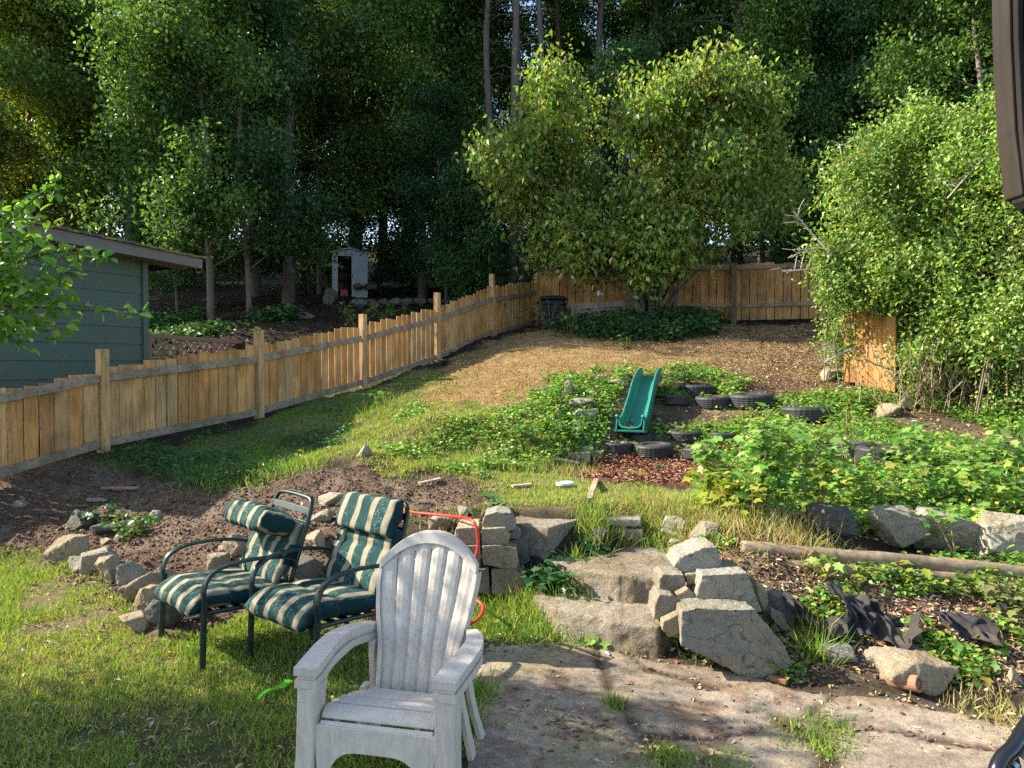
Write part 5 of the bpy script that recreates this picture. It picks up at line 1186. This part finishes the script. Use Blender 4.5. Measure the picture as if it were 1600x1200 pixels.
protos = {
 'tallA': forest_tree(11, 17, .42, 3.0, 26000, .16, DG, r0=.24, bare=10), 'tallB': forest_tree(12, 18, .46, 2.8, 26000, .16, DG + MG[:1], .02, r0=.22, bare=12),
 'tallC': forest_tree(13, 16, .22, 3.2, 28000, .15, MG, -.03, r0=.2, bare=6), 'pole': forest_tree(14, 18, .62, 2.4, 12000, .16, DG, .03, r0=.17, bare=26),
 'midA': forest_tree(15, 10, .14, 2.4, 34000, .12, MG + DG[:2], r0=.10), 'midB': forest_tree(16, 8.5, .12, 2.2, 32000, .11, BG, r0=.08), 'midC': forest_tree(17, 9.5, .10, 2.5, 34000, .12, YG, r0=.10),
 'low': forest_tree(18, 4.2, .06, 1.7, 14000, .11, BG + DG[:2], r0=.05, name='understory_tree')}
used_ = set()
def plant(kind, px, D, label, s=1.0, group=None, rz=None, dz=0, x=None):
    p = protos[kind]; o = p if kind not in used_ else copy_tree(p); used_.add(kind)
    X_ = (px - 800) / F * D if x is None else x
    o.location = (X_, D, Hs(X_, D) - .1 + dz); o.rotation_euler = (0, 0, random.uniform(0, 6.28) if rz is None else rz); o.scale = (s, s, s * random.uniform(.95, 1.08)); o['label'] = label
    if group: o['group'] = group
    return o
for k_, px, D, lb, s in [
  ('midC', 60, 22, 'yellow green sunlit tree at the far left behind the green house', 1.15), ('tallC', 215, 22, 'tall green tree rising just right of the house roof end', .95),
  ('midA', 330, 18.5, 'slender leafy tree behind the lattice, crown over the dirt slope', 1.0), ('midB', 392, 19, 'blue green young tree between lattice and shed', 1.0),
  ('tallA', 450, 23, 'tall dark tree left of the shed', .95), ('midA', 500, 26.5, 'bushy tree standing directly left of the shed', 1.0), ('tallB', 596, 29.5, 'dark trunked tree just right of the shed', 1.0),
  ('tallA', 642, 28, 'thick trunked tree second to the right of the shed', 1.05), ('midB', 700, 22.5, 'blue green tree whose low fronds hang over the board fence', .75), ('low', 745, 21.5, 'low ferny tree behind the fence corner', .9),
  ('tallC', 560, 33, 'tall tree filling the gap above the shed roof', 1.0),
  ('midB', 280, 20.5, 'low blue green tree beside the house roof end', .62), ('midA', 130, 24, 'mid green tree behind the mossy roof', 1.1), ('midC', -60, 20, 'yellow green tree at the frame edge behind the house', 1.0),
  ('midB', 1320, 21, 'dark leafy tree behind the back fence left of the right shrub', 1.0), ('midA', 1420, 20, 'mid green tree above the right shrub', 1.0), ('midA', 1530, 17.5, 'bright green maple overhanging the upper right corner', 1.05),
  ('tallC', 1600, 22, 'tall tree at the right frame edge behind the maple', 1.0), ('tallB', 1210, 24, 'tall tree with broad straight trunk right of the big lilac tree', 1.05), ('tallA', 1155, 23, 'tall tree whose trunk foot shows above the back fence', .95),
  ('tallC', 660, 25.5, 'leafy tree filling the wood left of the trunk cluster', .9), ('midA', 735, 28, 'mid green tree behind the trunk cluster', 1.2), ('midA', 1300, 23.5, 'leafy green tree at the top right opening', 1.1), ('tallC', 405, 26, 'full leafy tree between the lattice and the shed', 1.0),
  ('midB', 955, 20.8, 'dark tree directly behind the big lilac crown', .8), ('midA', 1190, 21.5, 'leafy tree behind the right lobe of the lilac', .85),
  ('midA', 1260, 26, 'dark tree in the gap above the back fence', 1.1), ('low', 1270, 20.5, 'low dark bush behind the sunlit back fence boards', .8)]:
    plant(k_, px, D, lb, s)
for px, D, lb, s, rz in [(795, 22.8, 'bare straight pole trunk left of the big lilac crown', 1.0, .3), (765, 23.2, 'leaning bare trunk crossing above the fence corner', 1.0, 2.2), (818, 23.6, 'third bare trunk in the cluster above the fence corner', 1.05, 3.5), (845, 23.0, 'thin bare trunk right of the trunk cluster', .9, 5), (930, 25, 'thick bare trunk rising behind the middle of the lilac crown', 1.15, 1.2), (880, 27, 'crooked bare trunk between the lilac lobes', .95, 4.2), (1010, 26, 'bare trunk above the centre of the lilac crown', 1.0, .8), (690, 27, 'bare trunk left of the trunk cluster', 1.0, 2.9), (1085, 27, 'bare trunk above the right lilac lobe', 1.0, 5.5)]:
    plant('pole', px, D, lb, s, rz=rz)
GB = 'tall dark trees deep in the woods'
kk = ['tallA', 'tallB', 'tallC', 'tallA', 'tallC']
for i in range(46):
    row = i // 16; px = -150 + (i % 16) * 120 + row * 45 + random.uniform(-30, 30); D = [31, 36, 42][row] + random.uniform(-1.5, 1.5)
    plant(kk[i % 5], px, D, 'tall dark leafy tree standing deep in the shaded woods', [.78, .76, .74][row], GB)
for i in range(6, 9):       # the wood goes on to the left, outside the frame, and shades what is seen
    plant(kk[i % 5], 0, 12 + i * 2.6, 'tall dark leafy tree standing deep in the shaded woods', 1.05, GB, x=-(12 + i * 2.6) * .74 - 4.5)
for i in range(12):
    px = 230 + i * 75 + random.uniform(-20, 20); D = 29 + random.uniform(-2, 6)
    plant('low', px, D, 'low dark undergrowth tree between the trunks in the woods', 1.0, 'undergrowth trees in the woods')

# ---- lilac tree : blobs measured on the photo, placed round D=16.6
tb = GP(1022, 500); t = thing('lilac_tree', 'broad sunlit yellow green tree in front of the back fence', 'tree', tuple(tb))
blobs = [(850,200,72),(800,250,48),(880,135,38),(835,290,50),(865,340,60),(885,270,46),(930,385,42),(992,185,46),(965,110,34),(1050,150,66),(1100,130,44),(1150,170,52),(1205,170,28),(1130,255,64),(1060,250,64),(1010,330,56),(1050,365,46),
         (1150,325,44),(1220,300,36),(1012,412,30),(895,378,34),(842,385,20),(1030,210,50),(915,350,32),(1180,240,40),(780,235,26),(1090,370,26),(1230,330,22)]
C = []; S = []; tk = MB(); limb = MB(); rr = random.Random(5)
for px, py, r_ in blobs:
    D = 16.6 + rr.uniform(-1.0, 1.0) - .3 * (r_ > 50); p = at(px, py, D); rad = r_ * mpp(D)
    for k in range(max(3, int(r_ / 6))):
        v = Vector((rr.gauss(0, 1), rr.gauss(0, 1), rr.gauss(0, 1))).normalized() * rad * rr.uniform(.3, 1.15)
        w_ = p + v; ux = 800 + F * w_.x / w_.y; uy = 600 - F * (w_.z - 1.6) / w_.y
        if (930 + (uy - 60) * .08 < ux < 956 + (uy - 60) * .10 and 100 < uy < 215) or (1085 < ux < 1130 and 330 < uy < 360): continue
        C.append(tuple(p + v - tb)); S.append(rr.uniform(.12, .30))
    s0 = Vector((rr.uniform(-.25, .25), rr.uniform(-.2, .2), 0)); e = p - tb; mid = Vector((s0.x + e.x * .35, s0.y + e.y * .35, e.z * .55)) + Vector((rr.gauss(0, .1), 0, 0))
    bp, br_ = branchy([s0 + Vector((0, 0, -.2)), s0 + Vector((e.x * .06, 0, e.z * .2)), mid, e], .055, .012); tk.tube(bp, br_, 7, (.16, .13, .10))
bp, br_ = branchy([(0, 0, -.3), (.05, 0, .6), (.1, 0, 1.6), (.3, 0, 3)], .15, .06); tk.tube(bp, br_, 10, (.17, .14, .11))
bp, br_ = branchy([(-.2, 0, -.3), (-.45, 0, .5), (-.75, 0, 1.0), (-1.2, 0, 2.2)], .09, .04); tk.tube(bp, br_, 9, (.2, .17, .13))
bp, br_ = branchy([(.45, .1, -.3), (.5, 0, .8), (.8, 0, 1.8), (1.6, 0, 3.2)], .10, .04); tk.tube(bp, br_, 9, (.15, .12, .10))
tk.build('trunk', M['bark'], t, smooth=True)
LG = [(.17, .30, .05), (.21, .34, .06), (.27, .37, .09), (.13, .23, .045), (.34, .37, .11), (.20, .20, .07)]
add('crown', crown_mesh('crown', C, S, 36000, .14, .54, LG, droop=.9, seed=3, sub=24, flat=.8), M['leaf'], t)
rr = random.Random(8)
for px, py, D in [(958, 195, 16.5), (1040, 300, 16), (880, 330, 16), (1120, 215, 15.8)]:
    p = at(px, py, D) - tb; m = MB(); m.tube(branchy([p, p + Vector((.2, 0, .5)), p + Vector((.25, .1, .9))], .015, .004)[0], .01, 5, (.2, .16, .12)); m.build('twig', M['bark'], t)

# ---- right shrubs
def shrub(base, blobs_, Dc, n, L, palette, label, name='tall_shrub', seed=0, wr=.62, mat='leaf', stems=26, dr=.5, T=T4):
    tb_ = base; t = thing(name, label, 'shrub', tuple(tb_)); rr = random.Random(seed); C = []; S = []; tk = MB()
    for px, py, r_ in blobs_:
        D = Dc + rr.uniform(-dr, dr); p = at(px, py, D); rad = r_ * mpp(D)
        for k in range(max(5, int(r_ / 5))):
            v = Vector((rr.gauss(0, 1), rr.gauss(0, 1), rr.gauss(0, 1))).normalized() * rad * rr.uniform(.3, 1.15); C.append(tuple(p + v - tb_)); S.append(rr.uniform(.10, .24))
    for k in range(stems):
        e = Vector(C[rr.randrange(len(C))]); s0 = Vector((rr.gauss(0, .3) + e.x * .3, rr.gauss(.3, .15), -.1)); bp, br_ = branchy([s0, s0.lerp(e, .5) + Vector((0, .05, .12)), e], .011, .004); tk.tube(bp, br_, 5, (.26, .20, .14), cap=False)
    tk.build('stem', M['bark'], t); add('foliage', crown_mesh('foliage', C, S, n, L, wr, palette, seed=seed, droop=.1, T=T, flat=.8), M[mat], t); return t
SG_ = [(.17, .31, .07), (.22, .36, .09), (.14, .25, .055), (.28, .40, .13), (.36, .40, .11)]
shrub(GP(1375, 610), [(1335,270,30),(1330,330,38),(1350,400,48),(1310,410,22),(1390,300,42),(1400,370,50),(1375,440,34),(1320,455,18),(1400,450,44),(1440,330,44),(1330,520,24),(1440,430,46),(1370,240,20),(1430,560,32),(1450,610,34)], 10.4, 34000, .062, SG_, 'leafy shrub with bare twigs on the left of the right hand thicket', seed=21)
shrub(GP(1470, 630), [(1440,210,32),(1480,225,34),(1510,280,42),(1470,300,48),(1500,350,52),(1480,420,54),(1530,420,50),(1440,500,44),(1500,500,50),(1540,340,46),(1530,210,34),(1460,560,34),(1540,560,36)], 9.9, 44000, .062, SG_, 'tallest pointed shrub in the middle of the right hand thicket', seed=22)
shrub(GP(1590, 660), [(1570,190,30),(1600,250,50),(1580,330,50),(1640,330,60),(1590,420,56),(1650,430,60),(1580,510,50),(1640,540,60),(1560,590,44),(1610,640,50),(1660,640,50),(1550,660,30),(1640,210,50)], 9.2, 44000, .06, SG_, 'dense shrub at the right frame edge of the thicket', seed=23)
# dead twigs and bare stems
def twigs(label, items, name='dead_branch'):
    base = at(*items[0][0]); t = None; m = MB(); rr = random.Random(len(items))
    for path in items:
        P_ = [at(*q_) for q_ in path]; m.tube(smoothpath([p - base for p in P_], 5), .011, 5, (.42, .37, .33))
        for k in range(7):
            a = P_[0].lerp(P_[-1], rr.uniform(.2, 1)); e = a + Vector((rr.uniform(-.3, .1), rr.uniform(-.1, .1), rr.uniform(-.06, .22))); m.tube([a - base, (a + e) / 2 - base + Vector((0, 0, .03)), e - base], .005, 4, (.42, .37, .33))
    o = m.build(name, M['bark'], None); o.location = base; return tag(o, label, 'branch')
twigs('grey dead twigs sticking out left of the right thicket above the fence', [[(1310, 392, 10.2), (1270, 388, 10.3), (1235, 402, 10.4)], [(1310, 410, 10.2), (1270, 420, 10.2), (1222, 424, 10.3)], [(1300, 400, 10.1), (1265, 360, 10.2), (1240, 330, 10.2)]])
twigs('upright bare twig at the upper left of the right thicket', [[(1330, 330, 10.3), (1322, 280, 10.3), (1312, 225, 10.4)], [(1370, 260, 10.3), (1360, 240, 10.3), (1350, 226, 10.3)]])
twigs('long grey bare branch slanting across the upper thicket', [[(1480, 310, 9.2), (1520, 265, 9.2), (1552, 235, 9.2)]])
twigs('dead twigs low on the left of the thicket near the orange boards', [[(1330, 545, 9.9), (1300, 560, 9.9), (1285, 568, 9.9)], [(1400, 580, 9.6), (1370, 570, 9.6), (1350, 560, 9.6)]])
g = GP(1440, 640); m = MB(); rr = random.Random(3)
for k in range(130):
    a = Vector((rr.gauss(0, .4), rr.gauss(-.2, .15), rr.uniform(-.1, .4))); e = a + Vector((rr.gauss(0, .22), rr.gauss(0, .1), rr.uniform(.2, .6))); m.tube([a, (a + e) / 2 + Vector((rr.gauss(0, .05), 0, 0)), e], .0045, 4, rr.choice([(.42, .30, .18), (.32, .2, .13), (.5, .4, .28)]))
o = m.build('bramble_stems', M['bark'], None); o.location = g; tag(o, 'tangle of tan bare stems at the foot of the thicket', 'bramble', kind='stuff')

# ---- canes / small plants
def cane(px, py, top, w, label, seed, palette, n=60, L=.075, stems=4, T=TL, name='raspberry_plant', cat='plant', low=.15):
    g = GP(px, py); k = mpp(g.y); h = (py - top) * k; rr = random.Random(seed); t = thing(name, label, cat, tuple(g), 0, 'leafy canes along the right bed'); m = MB(); P_ = []; 
    for s_ in range(stems):
        a = Vector((rr.gauss(0, w * k * .12), rr.gauss(0, .05), -.03)); e = Vector((rr.uniform(-.5, .5) * w * k, rr.gauss(0, .10), h * rr.uniform(.72, 1.0))); bp = smoothpath([a, a.lerp(e, .5) + Vector((0, 0, h * .06)), e], 6); m.tube(bp, [.006 - .004 * i / len(bp) for i in range(len(bp))], 5, (.34, .22, .12))
        for q_ in range(n // stems):
            f = low + (1 - low) * rr.random() ** .8; b_ = bp[min(int(f * (len(bp) - 1)), len(bp) - 1)]; P_.append(b_ + Vector((rr.gauss(0, .055), rr.gauss(0, .055), rr.gauss(0, .03))))
    m.build('stem', M['bark'], t); P_ = np.array([tuple(p) for p in P_]); nn = len(P_); rng = np.random.default_rng(seed)
    a = rng.uniform(0, 6.28, nn); d = np.column_stack([np.cos(a), np.sin(a), rng.normal(-.25, .25, nn)]); nr = np.column_stack([rng.normal(0, .4, nn), rng.normal(-.25, .3, nn), np.ones(nn)]); Ls = L * rng.uniform(.55, 1.25, nn)
    V, F_, Cc = leaves(P_, d, nr, Ls, Ls * .8, pal(nn, palette, .15, rng), T); add('foliage', mesh_np('foliage', V, F_, Cc), M['leaf_bright'], t); return t
RP_ = [(.13, .29, .05), (.17, .34, .065), (.23, .37, .08), (.10, .23, .045), (.28, .38, .10)]; YP = [(.30, .33, .05), (.22, .30, .05), (.36, .34, .06), (.14, .24, .04)]
for i, (px, py, top, w, lb, pl_, n) in enumerate([
  (1175,810,655,90,'tallest leafy cane clump at the end of the red mulch',RP_,170),(1130,790,690,60,'leafy cane left of the tallest clump',RP_,90),(1225,808,672,70,'leafy cane right of the tallest clump',RP_,120),(1112,800,735,40,'yellow leaved plant at the mulch corner',YP,70),
  (1160,822,745,50,'yellowing stem cluster at the foot of the tallest clump',YP,50),(1270,800,720,70,'pale green cane behind the dark boulder',RP_+YP[:2],90),(1327,745,598,40,'thin tall cane with sparse leaves near the orange boards',RP_,50),(1390,740,640,60,'leafy sprig arching over the right tires',RP_,60),
  (1350,800,735,80,'low plant between the dark and grey boulders',RP_+YP[:1],80),(1430,795,740,70,'low bright plant behind the pale boulders',RP_+YP[:2],80),(1500,800,725,80,'plant behind the largest pale boulder',RP_,90),(1560,820,735,90,'plant above the craggy right boulder',RP_+YP[:1],110),
  (1590,770,690,80,'plant at the right edge among the tires',RP_,80),(1460,740,690,60,'plant among buried tires right of the cane stake',RP_,60),(1540,745,690,70,'spreading weed in front of the thicket',RP_,70),(1492,885,800,50,'large leaved seedling growing up across the log',RP_,34),
  (1450,1000,975,30,'bright seedling in front of the black fabric',[(.2,.36,.04)],40),(1578,1015,985,34,'light green weed at the right edge of the slope',[(.2,.34,.05)],40),(1290,895,860,40,'sprig growing over the left part of the log',RP_+YP,40),(1380,890,872,50,'low weed leaning on the log',YP,30),
  (1590,900,860,40,'weed sprig at the right end of the log',RP_,30),(1530,1050,1030,40,'small weed in the litter near the tan slab',RP_+YP,30),(1600,960,915,60,'greyish herb on the right end of the slope',[(.22,.24,.09)],120),(1040,1010,985,30,'weed at the foot of the wedge stone',RP_,40),(935,1010,985,40,'weed patch against the lowest step',RP_,60),
  (1010,1000,980,40,'little weed where the lowest step meets the stack',RP_,40),(865,915,880,60,'dark leafy weed in the shade of the square block',[(.04,.12,.04),(.06,.15,.04)],110),(905,895,870,30,'yellow green sprig at the left end of the middle step',YP,24),(920,862,848,50,'weed along the base of the square block',[(.05,.13,.04)],60),(772,800,782,36,'broad leaved weed above the rounded top stone',[(.10,.22,.08)],26),
  (1290,770,668,70,'leafy cane between the thin tall cane and the tallest clump',RP_,110),(1430,765,690,60,'round leafed plant before the wide tread tire',RP_,80),(1200,770,668,70,'leafy cane behind the tallest clump',RP_,110),(1620,790,660,90,'tall leafy plant at the right frame edge',RP_,120),(1520,780,700,90,'broad leafed clump before the thicket',RP_,120),
  (1390,600,560,50,'small bush at the foot of the orange boards',RP_,70),(1340,640,600,60,'leafy weed below the orange boards',RP_,80),(1070,605,580,60,'weed bush above the highest tire',[(.06,.15,.04)],110),(1150,610,590,50,'weed right of the weed bush above the tires',RP_,70)]):
    cane(px, py, top - (20 if py > 700 and n > 60 and px < 1620 and py < 830 else 0), w * 1.3, lb, 100 + i, pl_, int(n * (1.9 if n > 60 else 1)), L=.092 if py > 700 and py < 830 else .07, stems=max(2, n // 22), low=.05 if n < 60 else .15)
for i, (px, py, top, w, lb, L_) in enumerate([(560, 520, 468, 70, 'bright fern like plant rising behind the board fence', .11), (610, 505, 478, 80, 'second leafy plant behind the board fence', .11), (600, 645, 615, 40, 'grey green weed on the grass near the fence', .08), (470, 815, 795, 20, 'tiny seedling on the dark soil', .05),
        (205, 835, 800, 60, 'green weeds on the shade edge of the soil', .06), (160, 820, 790, 70, 'dark weeds among stones in the shaded soil', .06), (855, 520, 470, 40, 'tall weed left of the compost bin', .10), (893, 525, 475, 30, 'tall weed right of the compost bin', .10), (875, 640, 600, 50, 'weed clump left of the slide', .06), (900, 690, 660, 80, 'leafy clump above the timber steps', .06), (840, 700, 665, 90, 'leafy clump hanging over the mound end', .06),
        (978, 540, 520, 30, 'light green shoot before the ivy', .08), (745, 520, 470, 90, 'dark fern leaning on the fence near the corner', .12), (700, 520, 480, 90, 'dark fern behind the fence', .12)]):
    cane(px, py, top, w, lb, 300 + i, [(.12, .26, .05), (.09, .2, .04)] if 'dark' not in lb else [(.035, .10, .035), (.05, .13, .045)], 110 if w > 40 else 40, L=L_, stems=6, T=T8, name='weed_plant', low=.05)

# ---- apple tree : trunk left of the frame, branch reaching into it; its crown dapples lawn and chairs
tb = Vector((-5.0, 3.2, 0)); t = thing('apple_tree', 'apple tree branch with bright leaves reaching in from the left', 'tree', tuple(tb)); tk = MB(); rr = random.Random(12); C = []; S = []
bp, br_ = branchy([(0, 0, -.2), (.05, .05, .8), (.0, .1, 1.6), (.1, 0, 2.6)], .11, .05); tk.tube(bp, br_, 10, (.2, .17, .14))
NP = []; ND = []
def limb_(pts, r0, r1, spray=0, lf=0):
    bp, br_ = branchy(pts, r0, r1); tk.tube(bp, br_, 6, (.24, .20, .16), cap=False); return bp
main = limb_([Vector((0, .05, 1.4)), Vector((.9, .4, 2.0)), at(-60, 400, 4.1) - tb, at(40, 360, 4.0) - tb], .05, .012)
sprays = [[(-60, 400, 4.1), (20, 340, 4.0), (60, 305, 3.95), (85, 288, 3.9)], [(-40, 430, 4.1), (50, 400, 4.0), (110, 395, 3.95), (165, 400, 3.9)], [(-50, 460, 4.1), (50, 440, 4.0), (110, 425, 3.95)], [(-60, 470, 4.1), (60, 480, 4.0), (150, 485, 3.95), (228, 492, 3.9)],
          [(-50, 480, 4.0), (20, 500, 3.95), (60, 515, 3.9), (110, 512, 3.9)], [(-60, 350, 4.1), (0, 340, 4.0), (40, 345, 3.95)], [(-60, 500, 4.0), (0, 520, 3.9), (22, 530, 3.9)], [(0, 450, 4.0), (60, 460, 3.95), (95, 478, 3.9)], [(-50, 420, 3.9), (10, 380, 3.85), (50, 375, 3.8)]]
for sp_ in sprays:
    P_ = [at(*q_) - tb for q_ in sp_]; bp = limb_([main[-8]] + P_, .014, .003)
    m_ = len(bp)
    for i in range(m_ // 4, m_):
        for k in range(4): NP.append(tuple(bp[i] + Vector((rr.gauss(0, .022), rr.gauss(0, .03), rr.gauss(0, .022))))); ND.append((rr.gauss(.3, .6), rr.gauss(-.2, .6), rr.gauss(-.15, .5)))
for q_ in range(760):
    px = rr.triangular(-140, 120, -40); py = rr.gauss(430, 60); 
    if 285 < py < 545 and px < 130 - abs(py - 430) * .5: NP.append(tuple(at(px, py, 3.95 + rr.uniform(-.25, .25)) - tb)); ND.append((rr.gauss(0, .6), rr.gauss(0, .6), rr.gauss(-.3, .5)))
NP = np.array(NP); ND = np.array(ND); n = len(NP); rng = np.random.default_rng(4)
nr = np.column_stack([rng.normal(0, .5, n), rng.normal(-.6, .5, n), np.ones(n)]); Ls = .062 * rng.uniform(.6, 1.25, n)
V, F_, Cc = leaves(NP, ND, nr, Ls, Ls * .62, pal(n, [(.13, .30, .03), (.17, .34, .04), (.11, .24, .03), (.24, .36, .06)], .12), T8)
add('foliage', mesh_np('foliage', V, F_, Cc), M['leaf_bright'], t)
for k in range(84):
    zz_ = rr.uniform(2.3, 3.9); ex_ = rr.uniform(-3.0, 1.4); e = Vector((ex_, rr.uniform(-.5, 1.25 if ex_ < .3 else .6), zz_)); limb_([Vector((.05, 0, 2.0)), e * .6 + Vector((0, 0, .6)), e], .03, .006)
    C.append(tuple(e)); S.append(.45); C.append(tuple(e * .8 + Vector((0, 0, .4)))); S.append(.4)
tk.build('trunk', M['bark'], t, smooth=True)
add('crown', crown_mesh('crown', C, S, 34000, .06, .6, [(.12, .26, .03)], seed=9, sub=7), M['leaf'], t)

# ================================================================ LIGHT, CAMERA
SUN_EL = R(35); hd = Vector((-.98, .19, 0)).normalized(); to_sun = Vector((hd.x * math.cos(SUN_EL), hd.y * math.cos(SUN_EL), math.sin(SUN_EL)))
sl = bpy.data.lights.new('sun', 'SUN'); sl.energy = 5.0; sl.angle = R(.53); sl.color = (1, .91, .77); so = bpy.data.objects.new('sun', sl); COL.objects.link(so); so.rotation_euler = to_sun.to_track_quat('Z', 'Y').to_euler()
w = bpy.data.worlds.new('World'); SC.world = w; w.use_nodes = True; nt = w.node_tree; bg = nt.nodes['Background']; sk = nt.nodes.new('ShaderNodeTexSky'); sk.sky_type = 'NISHITA'; sk.sun_disc = False; sk.sun_elevation = SUN_EL; sk.sun_rotation = math.atan2(hd.x, hd.y); sk.air_density = 1.0; sk.ozone_density = 1.0; sk.dust_density = 1.2
nt.links.new(sk.outputs[0], bg.inputs[0]); bg.inputs[1].default_value = .125
cam = bpy.data.cameras.new('camera'); cam.sensor_width = 36; cam.lens = 36 * F / 1600; cam.clip_start = .05; cam.clip_end = 400
co = bpy.data.objects.new('camera', cam); COL.objects.link(co); co.location = (0, 0, CH); co.rotation_euler = (R(90) - PITCH, 0, 0); SC.camera = co
SC.view_settings.view_transform = 'Standard'; SC.view_settings.look = 'None'; SC.view_settings.exposure = 1.45; SC.view_settings.gamma = 1
SC.cycles.max_bounces = 5; SC.cycles.diffuse_bounces = 3; SC.cycles.transmission_bounces = 4; SC.cycles.use_denoising = False; SC.cycles.sample_clamp_indirect = 3
